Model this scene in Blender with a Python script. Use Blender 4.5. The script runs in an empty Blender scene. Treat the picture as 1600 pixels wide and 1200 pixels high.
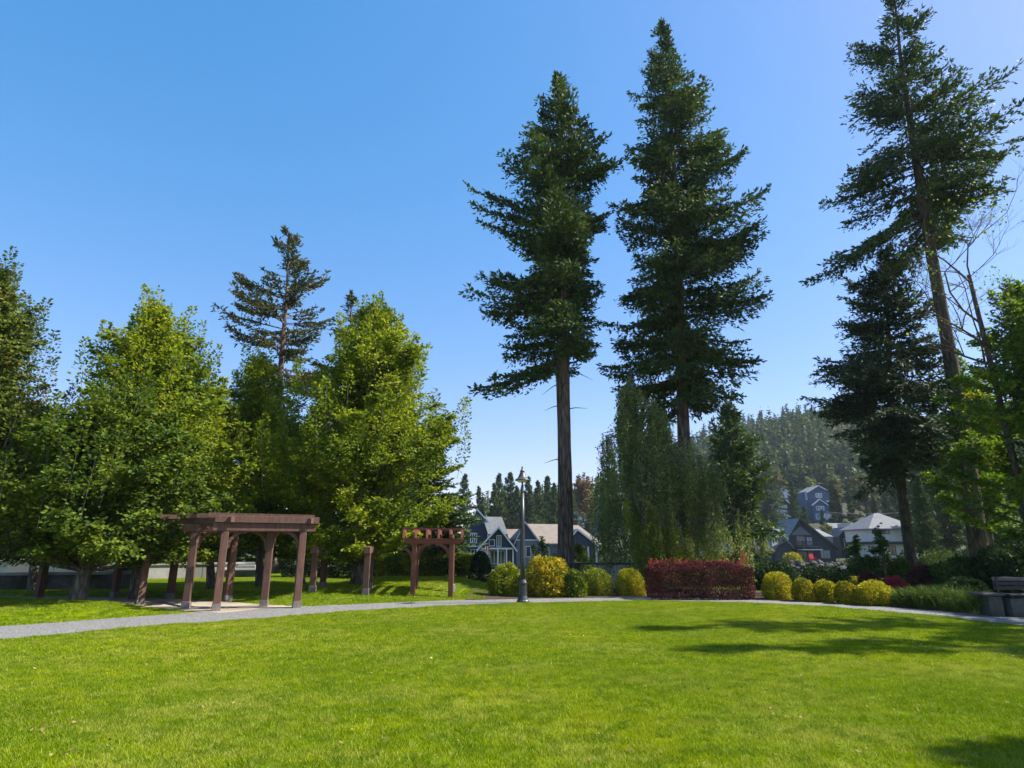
import bpy, math, random
import numpy as np
from mathutils import Vector, Matrix
R = math.radians
C = bpy.context.scene.collection
scn = bpy.context.scene

# ---------------------------------------------------------------- camera, sky, sun, exposure
FPX, HORIZ, EYE = 950.0, 858.0, 1.65          # focal length in photo pixels, horizon row, eye height
TILT = math.atan((HORIZ - 600) / FPX)
cam_d = bpy.data.cameras.new('camera'); cam = bpy.data.objects.new('camera', cam_d); C.objects.link(cam)
cam_d.sensor_width = 36; cam_d.lens = 36 * FPX / 1600; cam_d.clip_start = .1; cam_d.clip_end = 6000
cam.location = (0, 0, EYE); cam.rotation_euler = (R(90) + TILT, 0, 0)
scn.camera = cam
SUN_EL, SUN_AZ = R(47), R(3)                   # azimuth measured from +X towards +Y
w = bpy.data.worlds.new('World'); scn.world = w; w.use_nodes = True
nt = w.node_tree; bg = nt.nodes['Background']
sky = nt.nodes.new('ShaderNodeTexSky'); sky.sky_type = 'NISHITA'; sky.sun_disc = False
sky.sun_elevation = SUN_EL; sky.sun_rotation = R(90) - SUN_AZ
sky.altitude = 50; sky.air_density = 1.0; sky.dust_density = 0.6; sky.ozone_density = 2.5
hs = nt.nodes.new('ShaderNodeHueSaturation'); hs.inputs['Saturation'].default_value = 1.42
hs.inputs['Value'].default_value = 1.16
gm = nt.nodes.new('ShaderNodeGamma'); gm.inputs['Gamma'].default_value = .60
tn = nt.nodes.new('ShaderNodeMix'); tn.data_type = 'RGBA'; tn.blend_type = 'MULTIPLY'; tn.inputs[0].default_value = 1; tn.inputs[7].default_value = (1.70, 1.47, 1.74, 1)
nt.links.new(sky.outputs[0], hs.inputs['Color']); nt.links.new(hs.outputs[0], gm.inputs['Color']); nt.links.new(gm.outputs[0], tn.inputs[6]); nt.links.new(tn.outputs[2], bg.inputs['Color'])
bg.inputs['Strength'].default_value = 0.105
sd = bpy.data.lights.new('sun', 'SUN'); sd.energy = 5.0; sd.angle = R(.53); sd.color = (1, .95, .86)
sun = bpy.data.objects.new('sun', sd); C.objects.link(sun)
SDIR = Vector((math.cos(SUN_EL) * math.cos(SUN_AZ), math.cos(SUN_EL) * math.sin(SUN_AZ), math.sin(SUN_EL)))
sun.rotation_euler = SDIR.to_track_quat('Z', 'Y').to_euler(); sun.location = (30, 0, 60)
scn.view_settings.view_transform = 'Standard'; scn.view_settings.look = 'None'
scn.view_settings.exposure = 1.1; scn.view_settings.gamma = 1
scn.view_settings.use_curve_mapping = False
scn.render.engine = 'CYCLES'
scn.cycles.max_bounces = 6; scn.cycles.volume_bounces = 0
scn.cycles.transparent_max_bounces = 8

# ---------------------------------------------------------------- helpers
ct, st = math.cos(TILT), math.sin(TILT)
def ray(px, py):
    u, v = (px - 800) / FPX, (600 - py) / FPX
    return Vector((u, ct - v * st, st + v * ct))
def P(px, py, z=0.0):                           # where a sight line meets level z
    d = ray(px, py); s = (z - EYE) / d.z
    return Vector((d.x * s, d.y * s, z))
def PD(px, py, Y):                              # where a sight line meets the upright plane at depth Y
    d = ray(px, py); s = Y / d.y
    return Vector((d.x * s, Y, EYE + d.z * s))
def ss(x, a, b):
    t = np.clip((np.asarray(x, float) - a) / (b - a), 0, 1); return t * t * (3 - 2 * t)

def tag(o, label=None, cat=None, group=None, kind=None):
    if label: o['label'] = label
    if cat: o['category'] = cat
    if group: o['group'] = group
    if kind: o['kind'] = kind
    return o
def empty(name, loc, rz=0, label=None, cat=None, group=None):
    o = bpy.data.objects.new(name, None); C.objects.link(o)
    o.location = loc; o.rotation_euler = (0, 0, rz); o.empty_display_size = .3
    return tag(o, label, cat, group)
def link(name, me, mat=None, parent=None, loc=None):
    o = bpy.data.objects.new(name, me); C.objects.link(o)
    if mat is not None and not me.materials: me.materials.append(mat)
    if parent: o.parent = parent
    if loc is not None: o.location = loc
    return o
def copy_tree(o, parent=None):
    c = o.copy(); C.objects.link(c)
    if parent: c.parent = parent
    for ch in list(o.children): copy_tree(ch, c)
    return c
def mesh_np(name, V, F, smooth=False):
    V = np.asarray(V, np.float32); F = np.asarray(F, np.int32); k = F.shape[1]
    me = bpy.data.meshes.new(name)
    me.vertices.add(len(V)); me.vertices.foreach_set('co', V.ravel())
    me.loops.add(F.size); me.loops.foreach_set('vertex_index', F.ravel())
    me.polygons.add(len(F)); me.polygons.foreach_set('loop_start', np.arange(0, F.size, k, dtype=np.int32))
    me.polygons.foreach_set('loop_total', np.full(len(F), k, np.int32))
    if smooth: me.polygons.foreach_set('use_smooth', np.ones(len(F), bool))
    me.update(calc_edges=True); return me
class MB:
    def __init__(s): s.v = []; s.f = []
    def add(s, vs, fs):
        b = len(s.v); s.v += [tuple(v) for v in vs]; s.f += [tuple(i + b for i in f) for f in fs]; return s
    def box(s, a, b):
        (x0, y0, z0), (x1, y1, z1) = a, b
        return s.add([(x0,y0,z0),(x1,y0,z0),(x1,y1,z0),(x0,y1,z0),(x0,y0,z1),(x1,y0,z1),(x1,y1,z1),(x0,y1,z1)],
                     [(3,2,1,0),(4,5,6,7),(0,1,5,4),(1,2,6,5),(2,3,7,6),(3,0,4,7)])
    def beam(s, a, b, wd, ht, up=Vector((0,0,1))):        # rectangular bar from a to b
        a, b = Vector(a), Vector(b); d = (b - a).normalized(); sd_ = d.cross(up)
        if sd_.length < 1e-3: sd_ = Vector((1, 0, 0))
        sd_.normalize(); u = sd_.cross(d).normalized(); vs = []
        for p in (a, b):
            for i, j in ((-1,-1),(1,-1),(1,1),(-1,1)): vs.append(p + sd_ * (i * wd / 2) + u * (j * ht / 2))
        return s.add(vs, [(3,2,1,0),(4,5,6,7),(0,1,5,4),(1,2,6,5),(2,3,7,6),(3,0,4,7)])
    def prism(s, poly, a, b, axis='y'):                  # polygon in (x,z) extruded along y (or (y,z) along x, (x,y) along z)
        n = len(poly); vs = []
        for t in (a, b):
            for p, q in poly: vs.append({'y': (p, t, q), 'x': (t, p, q), 'z': (p, q, t)}[axis])
        return s.add(vs, [tuple(range(n))[::-1], tuple(range(n, 2*n))] + [(i, (i+1) % n, n + (i+1) % n, n + i) for i in range(n)])
    def slab(s, quad, t):                                # quad of 3d points thickened along its normal
        q = [Vector(p) for p in quad]; n = (q[1]-q[0]).cross(q[2]-q[0]).normalized() * t; m = len(q)
        return s.add(q + [p + n for p in q], [tuple(range(m))[::-1], tuple(range(m, 2*m))] + [(i, (i+1) % m, m + (i+1) % m, m + i) for i in range(m)])
    def tube(s, pts, rad, seg=8, cap=True, jit=0, rng=None):
        pts = [Vector(p) for p in pts]; b = len(s.v); ref = Vector((.3, 1, .1)).normalized()
        for i, p in enumerate(pts):
            d = (pts[min(i+1, len(pts)-1)] - pts[max(i-1, 0)]).normalized()
            x = d.cross(ref)
            if x.length < .05: x = d.cross(Vector((1,0,0)))
            x.normalize(); y = d.cross(x)
            for k in range(seg):
                a = 2 * math.pi * k / seg; r = rad[i] * (1 + (rng.uniform(-jit, jit) if jit else 0))
                s.v.append(tuple(p + x * (math.cos(a) * r) + y * (math.sin(a) * r)))
        for i in range(len(pts) - 1):
            for k in range(seg):
                k2 = (k + 1) % seg; s.f.append((b+i*seg+k, b+i*seg+k2, b+(i+1)*seg+k2, b+(i+1)*seg+k))
        if cap: s.f.append(tuple(b + k for k in range(seg))[::-1]); s.f.append(tuple(b + (len(pts)-1)*seg + k for k in range(seg)))
        return s
    def lathe(s, prof, seg=20, c=(0,0,0)):               # (radius, z) outline turned round z
        b = len(s.v)
        for r, z in prof:
            for k in range(seg):
                a = 2*math.pi*k/seg; s.v.append((c[0]+r*math.cos(a), c[1]+r*math.sin(a), c[2]+z))
        for i in range(len(prof)-1):
            for k in range(seg):
                k2 = (k+1) % seg; s.f.append((b+i*seg+k, b+i*seg+k2, b+(i+1)*seg+k2, b+(i+1)*seg+k))
        s.f.append(tuple(b+k for k in range(seg))[::-1]); s.f.append(tuple(b+(len(prof)-1)*seg+k for k in range(seg)))
        return s
    def mesh(s, name, smooth=False):
        me = bpy.data.meshes.new(name); me.from_pydata(s.v, [], s.f); me.validate()
        if smooth:
            me.polygons.foreach_set('use_smooth', np.ones(len(me.polygons), bool))
        me.update(); return me
    def build(s, name, mat, parent=None, smooth=False, bevel=0, **k):
        o = link(name, s.mesh(name, smooth), mat, parent)
        if bevel:
            m = o.modifiers.new('bevel', 'BEVEL'); m.width = bevel; m.segments = 1; m.limit_method = 'ANGLE'
        return tag(o, **k) if k else o

# ---------------------------------------------------------------- materials
def new_mat(name):
    m = bpy.data.materials.new(name); m.use_nodes = True; return m, m.node_tree, m.node_tree.nodes, m.node_tree.links
def noise(n, l, vec, scale, detail=4, rough=.55):
    t = n.new('ShaderNodeTexNoise'); t.inputs['Scale'].default_value = scale; t.inputs['Detail'].default_value = detail
    t.inputs['Roughness'].default_value = rough
    if vec is not None: l.new(vec, t.inputs['Vector'])
    return t.outputs['Fac']
def ramp(n, l, fac, stops):
    r = n.new('ShaderNodeValToRGB'); e = r.color_ramp.elements
    while len(e) < len(stops): e.new(.5)
    for el, (p, c) in zip(e, stops): el.position = p; el.color = (*c, 1)
    l.new(fac, r.inputs[0]); return r.outputs[0]
def mixc(n, l, fac, a, b, mode='MIX'):
    m = n.new('ShaderNodeMix'); m.data_type = 'RGBA'; m.blend_type = mode
    for sock, v in ((m.inputs[0], fac), (m.inputs[6], a), (m.inputs[7], b)):
        if isinstance(v, (int, float)): sock.default_value = v
        elif isinstance(v, tuple): sock.default_value = (*v, 1)
        else: l.new(v, sock)
    return m.outputs[2]
def vecscale(n, l, vec, s):
    m = n.new('ShaderNodeMapping'); m.inputs['Scale'].default_value = s; l.new(vec, m.inputs['Vector']); return m.outputs[0]
def surf(name, c1, c2, scale=4, rough=.8, bump=.2, stretch=(1,1,1), bscale=None, coord='Object', c3=None, spec=.3, metal=0, bdist=.02):
    m, t, n, l = new_mat(name); b = n['Principled BSDF']
    tc = n.new('ShaderNodeTexCoord'); v = vecscale(n, l, tc.outputs[coord], stretch)
    f = noise(n, l, v, scale, 6, .65)
    col = ramp(n, l, f, [(.3, c1), (.7, c2)])
    if c3: col = mixc(n, l, ramp(n, l, noise(n, l, v, scale*.23, 3), [(.45, (0,0,0)), (.65, (1,1,1))]), col, c3)
    l.new(col, b.inputs['Base Color']); b.inputs['Roughness'].default_value = rough
    b.inputs['Specular IOR Level'].default_value = spec; b.inputs['Metallic'].default_value = metal
    if bump:
        bp = n.new('ShaderNodeBump'); bp.inputs['Strength'].default_value = bump; bp.inputs['Distance'].default_value = bdist
        l.new(noise(n, l, v, bscale or scale*3, 6, .7), bp.inputs['Height']); l.new(bp.outputs[0], b.inputs['Normal'])
    return m
def leafmat(name, dark, mid, light, rare=None, rare_amt=.06, trans=.35, nscale=.9, rough=.6, spec=.16, tcol=(1.3, 1.25, .6)):
    m, t, n, l = new_mat(name); b = n['Principled BSDF']
    geo = n.new('ShaderNodeNewGeometry'); tc = n.new('ShaderNodeTexCoord')
    f = noise(n, l, tc.outputs['Object'], nscale, 3)
    a = n.new('ShaderNodeMath'); a.operation = 'MULTIPLY_ADD'; l.new(geo.outputs['Random Per Island'], a.inputs[0])
    a.inputs[1].default_value = .45; l.new(f, a.inputs[2])
    s = n.new('ShaderNodeMath'); s.operation = 'SUBTRACT'; l.new(a.outputs[0], s.inputs[0]); s.inputs[1].default_value = .22
    col = ramp(n, l, s.outputs[0], [(.25, dark), (.5, mid), (.75, light)])
    if rare:
        g = n.new('ShaderNodeMath'); g.operation = 'MULTIPLY_ADD'
        l.new(noise(n, l, tc.outputs['Object'], nscale*.8, 2), g.inputs[0]); g.inputs[1].default_value = 1.3
        mm = n.new('ShaderNodeMath'); mm.operation = 'MULTIPLY'; l.new(geo.outputs['Random Per Island'], mm.inputs[0]); mm.inputs[1].default_value = .3
        l.new(mm.outputs[0], g.inputs[2])
        gt = n.new('ShaderNodeMath'); gt.operation = 'GREATER_THAN'; l.new(g.outputs[0], gt.inputs[0]); gt.inputs[1].default_value = 1.10 - rare_amt
        col = mixc(n, l, gt.outputs[0], col, rare)
    l.new(col, b.inputs['Base Color']); b.inputs['Roughness'].default_value = rough; b.inputs['Specular IOR Level'].default_value = spec
    tr = n.new('ShaderNodeBsdfTranslucent'); l.new(mixc(n, l, 1.0, col, tcol, 'MULTIPLY'), tr.inputs['Color'])
    mx = n.new('ShaderNodeMixShader'); mx.inputs[0].default_value = trans
    l.new(b.outputs[0], mx.inputs[1]); l.new(tr.outputs[0], mx.inputs[2]); l.new(mx.outputs[0], n['Material Output'].inputs[0])
    return m
def barkmat(name, dark, light, sx=9, sz=1.3, bump=1.0, moss=None, scale=1.0):
    m, t, n, l = new_mat(name); b = n['Principled BSDF']; tc = n.new('ShaderNodeTexCoord')
    v = vecscale(n, l, tc.outputs['Object'], (sx*scale, sx*scale, sz*scale))
    vo = n.new('ShaderNodeTexVoronoi'); vo.feature = 'DISTANCE_TO_EDGE'; vo.inputs['Scale'].default_value = 1.0; l.new(v, vo.inputs['Vector'])
    f = noise(n, l, v, .8, 6, .7)
    mu = n.new('ShaderNodeMath'); mu.operation = 'MULTIPLY_ADD'; l.new(vo.outputs['Distance'], mu.inputs[0]); mu.inputs[1].default_value = 1.1
    l.new(f, mu.inputs[2])
    col = ramp(n, l, mu.outputs[0], [(.35, dark), (.95, light)])
    if moss: col = mixc(n, l, ramp(n, l, noise(n, l, tc.outputs['Object'], 1.2, 4), [(.5, (0,0,0)), (.68, (.7,.7,.7))]), col, moss)
    l.new(col, b.inputs['Base Color']); b.inputs['Roughness'].default_value = .95; b.inputs['Specular IOR Level'].default_value = .1
    bp = n.new('ShaderNodeBump'); bp.inputs['Strength'].default_value = bump; bp.inputs['Distance'].default_value = .06
    l.new(mu.outputs[0], bp.inputs['Height']); l.new(bp.outputs[0], b.inputs['Normal'])
    return m
def grassmat(name, blades):
    m, t, n, l = new_mat(name); b = n['Principled BSDF']; geo = n.new('ShaderNodeNewGeometry')
    pos = geo.outputs['Position']
    big = noise(n, l, pos, .22, 4, .6); med = noise(n, l, pos, 1.1, 5, .65); fine = noise(n, l, pos, 22, 6, .75)
    base = ramp(n, l, big, [(.34, (.165,.235,.003)), (.5, (.265,.325,.004)), (.66, (.375,.395,.006))])
    base = mixc(n, l, ramp(n, l, med, [(.35, (0,0,0)), (.7, (.7,.7,.7))]), base, (.15,.26,.004))
    # worn, strawy patches
    base = mixc(n, l, ramp(n, l, noise(n, l, pos, .5, 6, .7), [(.48, (0,0,0)), (.72, (.75,.75,.75))]), base, (.42,.40,.10))
    base = mixc(n, l, ramp(n, l, noise(n, l, pos, 3.2, 5, .7), [(.46, (0,0,0)), (.6, (.8,.8,.8))]), base, (.125,.205,.005))
    base = mixc(n, l, ramp(n, l, noise(n, l, pos, 7.5, 3, .6), [(.55, (0,0,0)), (.68, (.7,.7,.7))]), base, (.34,.38,.07))
    if blades:
        col = mixc(n, l, geo.outputs['Random Per Island'], mixc(n, l, 1.0, base, (.62,.70,.6), 'MULTIPLY'), mixc(n, l, 1.0, base, (1.45,1.3,1.3), 'MULTIPLY'))
        gt = n.new('ShaderNodeMath'); gt.operation = 'GREATER_THAN'; l.new(geo.outputs['Random Per Island'], gt.inputs[0]); gt.inputs[1].default_value = .94
        col = mixc(n, l, gt.outputs[0], col, (.42,.42,.12))
    else:
        col = mixc(n, l, ramp(n, l, fine, [(.35, (0,0,0)), (.65, (1,1,1))]), mixc(n, l, 1.0, base, (.55,.6,.55), 'MULTIPLY'), mixc(n, l, 1.0, base, (.65,.65,.6), 'MULTIPLY'))
        bp = n.new('ShaderNodeBump'); bp.inputs['Strength'].default_value = .7; bp.inputs['Distance'].default_value = .03
        l.new(fine, bp.inputs['Height']); l.new(bp.outputs[0], b.inputs['Normal'])
    l.new(col, b.inputs['Base Color']); b.inputs['Roughness'].default_value = .55; b.inputs['Specular IOR Level'].default_value = 0.06 if blades else .03
    if blades:
        tr = n.new('ShaderNodeBsdfTranslucent'); l.new(mixc(n, l, 1.0, col, (1.15,1.2,.7), 'MULTIPLY'), tr.inputs['Color'])
        mx = n.new('ShaderNodeMixShader'); mx.inputs[0].default_value = .35
        l.new(b.outputs[0], mx.inputs[1]); l.new(tr.outputs[0], mx.inputs[2]); l.new(mx.outputs[0], n['Material Output'].inputs[0])
    return m
def gravelmat():
    m, t, n, l = new_mat('gravel'); b = n['Principled BSDF']; geo = n.new('ShaderNodeNewGeometry')
    vo = n.new('ShaderNodeTexVoronoi'); vo.inputs['Scale'].default_value = 42; l.new(geo.outputs['Position'], vo.inputs['Vector'])
    bw = n.new('ShaderNodeRGBToBW'); l.new(vo.outputs['Color'], bw.inputs[0])
    col = ramp(n, l, bw.outputs[0], [(.1, (.06,.06,.06)), (.5, (.16,.157,.15)), (.9, (.31,.30,.285))])
    col = mixc(n, l, ramp(n, l, noise(n, l, geo.outputs['Position'], 1.3, 4), [(.4, (0,0,0)), (.7, (.5,.5,.5))]), col, (.20,.185,.155))
    l.new(col, b.inputs['Base Color']); b.inputs['Roughness'].default_value = .9
    bp = n.new('ShaderNodeBump'); bp.inputs['Strength'].default_value = .9; bp.inputs['Distance'].default_value = .015
    l.new(vo.outputs['Distance'], bp.inputs['Height']); bp.invert = True; l.new(bp.outputs[0], b.inputs['Normal']); return m
def glassmat(name, col=(.03,.04,.05)):
    m, t, n, l = new_mat(name); b = n['Principled BSDF']; b.inputs['Base Color'].default_value = (*col, 1)
    b.inputs['Roughness'].default_value = .06; b.inputs['Specular IOR Level'].default_value = .8; return m

M = dict(
    lawn=grassmat('lawn', False), blade=grassmat('grass_blades', True), gravel=gravelmat(),
    soil=surf('bark_mulch', (.03,.018,.012), (.09,.055,.038), 14, .95, .8, coord='Object'),
    paving=surf('paving', (.30,.25,.19), (.42,.35,.27), 3, .9, .2, coord='Object', c3=(.24,.2,.15)),
    field=surf('rough_meadow', (.025,.042,.012), (.06,.08,.022), .12, .95, .3, c3=(.06,.055,.03)),
    floor=surf('forest_floor', (.02,.03,.012), (.05,.05,.025), .1, .95, .3),
    stain=surf('stained_timber', (.105,.045,.032), (.175,.080,.058), 3, .7, .35, stretch=(6,6,.6), bscale=6, c3=(.12,.058,.042), spec=.3),
    timber=surf('old_timber', (.075,.036,.026), (.165,.088,.062), 5, .75, .5, stretch=(2.5,2.5,.5), bscale=16, c3=(.11,.058,.042)),
    arbor=surf('red_brown_timber', (.13,.040,.024), (.21,.075,.045), 2.5, .65, .3, c3=(.16,.055,.035)),
    shoe=surf('metal_shoe', (.12,.10,.09), (.24,.20,.18), 6, .6, .2),
    concrete=surf('concrete', (.28,.27,.25), (.46,.44,.40), 2.4, .9, .3, c3=(.17,.17,.15)),
    concrete_dark=surf('weathered_concrete', (.07,.07,.06), (.20,.19,.165), 3, .95, .4, c3=(.045,.05,.03), spec=.1),
    panel=surf('pink_beige_panel', (.45,.35,.29), (.55,.43,.36), 1, .8, .1),
    iron=surf('dark_iron', (.012,.016,.018), (.03,.036,.04), 5, .42, .1, spec=.5),
    lampgrey=surf('painted_pole', (.018,.022,.024), (.036,.042,.045), 3, .4, .12, spec=.6, c3=(.05,.055,.055)),
    copper=surf('shade_metal', (.05,.05,.05), (.10,.095,.085), 5, .4, .1, spec=.5),
    lampglass=surf('lamp_lens', (.55,.5,.38), (.7,.62,.45), 3, .4, 0),
    blue=surf('blue_banner', (.02,.13,.42), (.03,.17,.5), 2, .6, .05),
    white=surf('white_paint', (.70,.70,.68), (.80,.80,.78), 2, .6, .05),
    offwhite=surf('cream_wall', (.52,.52,.48), (.62,.61,.57), 1.2, .8, .1),
    navy=surf('navy_siding', (.03,.045,.07), (.05,.065,.10), 1, .7, .3, stretch=(.3,.3,8)),
    bluegrey=surf('blue_grey_siding', (.11,.135,.16), (.17,.195,.22), 1, .7, .3, stretch=(.3,.3,8)),
    slate=surf('slate_blue_siding', (.045,.08,.13), (.07,.12,.19), 1, .7, .2, stretch=(.3,.3,6)),
    darksiding=surf('charcoal_siding', (.028,.034,.038), (.055,.06,.062), 1, .7, .3, stretch=(.3,.3,8)),
    midsiding=surf('grey_siding', (.13,.14,.15), (.19,.20,.21), 1, .7, .3, stretch=(.3,.3,8)),
    shingle=surf('grey_shingles', (.15,.155,.16), (.27,.27,.275), 5, .9, .6, spec=.04, bscale=9, c3=(.19,.19,.19)),
    tanroof=surf('tan_shingles', (.20,.165,.135), (.31,.26,.215), 4, .9, .6, spec=.04, bscale=9, c3=(.23,.19,.155)),
    darkroof=surf('charcoal_shingles', (.07,.073,.08), (.14,.145,.155), 5, .9, .6, spec=.04, bscale=9),
    brickwall=surf('brown_cladding', (.16,.07,.045), (.25,.11,.07), 4, .9, .3),
    glass=glassmat('window_glass'), glassblue=glassmat('pale_window_glass', (.18,.25,.30)),
    redpaint=surf('red_chair_paint', (.50,.02,.02), (.62,.03,.03), 3, .5, 0),
    rock=surf('garden_rock', (.05,.045,.042), (.12,.105,.10), 2.5, .9, .8, c3=(.035,.045,.025)),
    bark=barkmat('fir_bark', (.03,.022,.018), (.25,.175,.135), 7, 1.1, 1.0),
    barkgrey=barkmat('grey_mossy_bark', (.03,.026,.02), (.20,.175,.145), 7, 1.2, .9, moss=(.11,.11,.04)),
    barkbrown=barkmat('mossy_fir_bark', (.02,.016,.012), (.125,.098,.072), 7, 1.2, .9, moss=(.075,.075,.03)),
    barkpale=barkmat('hornbeam_bark', (.04,.034,.026), (.22,.20,.165), 8, 2.2, .7),
    twig=barkmat('twig_bark', (.05,.035,.028), (.19,.14,.11), 6, 2, .4),
    fir=leafmat('fir_needles', (.026,.046,.014), (.048,.088,.023), (.098,.148,.034), rough=.6, nscale=.45, trans=.2, rare=(.10,.10,.03), rare_amt=.02),
    firdark=leafmat('dark_fir_needles', (.014,.030,.013), (.028,.052,.018), (.056,.09,.026), trans=.15, nscale=.4),
    firsparse=leafmat('dry_fir_needles', (.025,.040,.015), (.05,.068,.022), (.11,.10,.035), trans=.2, nscale=.5, rare=(.14,.085,.03), rare_amt=.12),
    firfar=leafmat('distant_needles', (.032,.062,.018), (.062,.105,.026), (.115,.150,.038), trans=.15, nscale=.12),
    horn=leafmat('hornbeam_leaves', (.062,.110,.007), (.150,.215,.009), (.33,.35,.012), rare=(.30,.25,.02), rare_amt=.0, trans=.42, nscale=.55),
    hornmid=leafmat('darkened_green_leaves', (.030,.062,.007), (.070,.120,.009), (.175,.215,.012), trans=.36, nscale=.6),  # darker green leaf, deepened further so the crown looks shaded
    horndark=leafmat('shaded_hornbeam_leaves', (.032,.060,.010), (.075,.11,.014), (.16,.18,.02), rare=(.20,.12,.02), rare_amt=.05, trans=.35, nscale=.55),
    maple=leafmat('maple_leaves', (.04,.10,.010), (.095,.18,.013), (.20,.28,.016), rare=(.36,.32,.02), rare_amt=.02, trans=.5, nscale=.5),
    birch=leafmat('birch_leaves', (.075,.11,.04), (.15,.195,.06), (.27,.31,.10), rare=(.20,.20,.03), rare_amt=.05, trans=.35, nscale=.35),
    arbutus=leafmat('arbutus_leaves', (.05,.06,.02), (.11,.12,.035), (.20,.20,.06), trans=.2, nscale=.25),
    orange=leafmat('rusty_autumn_leaves', (.09,.06,.02), (.17,.10,.03), (.24,.15,.06), trans=.25, nscale=.3),
    lime=leafmat('lime_leaves', (.09,.13,.012), (.18,.22,.02), (.28,.30,.03), trans=.3, nscale=.5),
    yellow=leafmat('golden_shrub_leaves', (.13,.15,.010), (.33,.31,.014), (.55,.47,.02), rare=(.50,.27,.05), rare_amt=.04, trans=.35, nscale=2.5),
    yellowgreen=leafmat('yellow_green_leaves', (.06,.10,.010), (.17,.21,.014), (.36,.36,.02), rare=(.5,.36,.03), rare_amt=.06, trans=.3, nscale=2),
    golden=leafmat('gold_tipped_leaves', (.08,.11,.01), (.30,.27,.015), (.58,.42,.02), rare=(.55,.33,.03), rare_amt=.03, trans=.3, nscale=2),
    laurel=leafmat('laurel_leaves', (.03,.065,.010), (.085,.13,.014), (.24,.27,.02), trans=.25, nscale=2, spec=.1, rough=.6),
    red=leafmat('barberry_leaves', (.028,.010,.010), (.075,.020,.020), (.19,.050,.042), trans=.2, nscale=1.5, tcol=(1.3,.6,.6), rare=(.10,.04,.03), rare_amt=.05),
    redsprig=leafmat('red_sprig_leaves', (.25,.02,.03), (.42,.04,.06), (.55,.10,.10), trans=.35, nscale=3, tcol=(1.4,.6,.6)),
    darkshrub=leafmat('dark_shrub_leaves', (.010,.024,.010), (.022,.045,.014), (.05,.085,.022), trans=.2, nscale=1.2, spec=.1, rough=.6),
    midshrub=leafmat('mid_shrub_leaves', (.022,.05,.010), (.05,.09,.016), (.11,.15,.025), trans=.25, nscale=1.0, spec=.1, rough=.6, rare=(.25,.22,.03), rare_amt=.04),
    thicket=leafmat('slope_thicket_leaves', (.018,.038,.010), (.04,.07,.016), (.09,.11,.025), trans=.2, nscale=.12),
    hillmix=leafmat('hill_broadleaf', (.035,.06,.015), (.08,.11,.03), (.17,.17,.06), trans=.2, nscale=.05, rare=(.18,.12,.05), rare_amt=.0),
    litter=leafmat('dry_leaves', (.12,.07,.03), (.22,.15,.05), (.35,.28,.08), trans=.1),
    strap=leafmat('strap_leaves', (.03,.06,.012), (.06,.11,.018), (.13,.17,.03), trans=.3, nscale=2),
)

# ---------------------------------------------------------------- foliage generators
def nrm(a): return a / np.maximum(np.linalg.norm(a, axis=-1, keepdims=True), 1e-9)
def kites(c, d, nvec, ln, wd):
    """one leaf or needle spray per row: base point, direction, face normal, length, width"""
    d = nrm(d); wv = nrm(np.cross(d, nvec)) * (wd[:, None] / 2); L = ln[:, None]
    N = len(c); V = np.empty((N, 4, 3))
    V[:, 0] = c; V[:, 1] = c + d*L*.42 + wv; V[:, 2] = c + d*L; V[:, 3] = c + d*L*.42 - wv
    return V.reshape(-1, 3), np.arange(N*4).reshape(N, 4)
def leaf_mesh(name, parts):
    c, d, n, ln, wd = [np.concatenate(x) for x in zip(*parts)]
    V, F = kites(c, d, n, ln, wd); return mesh_np(name, V, F)

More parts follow.
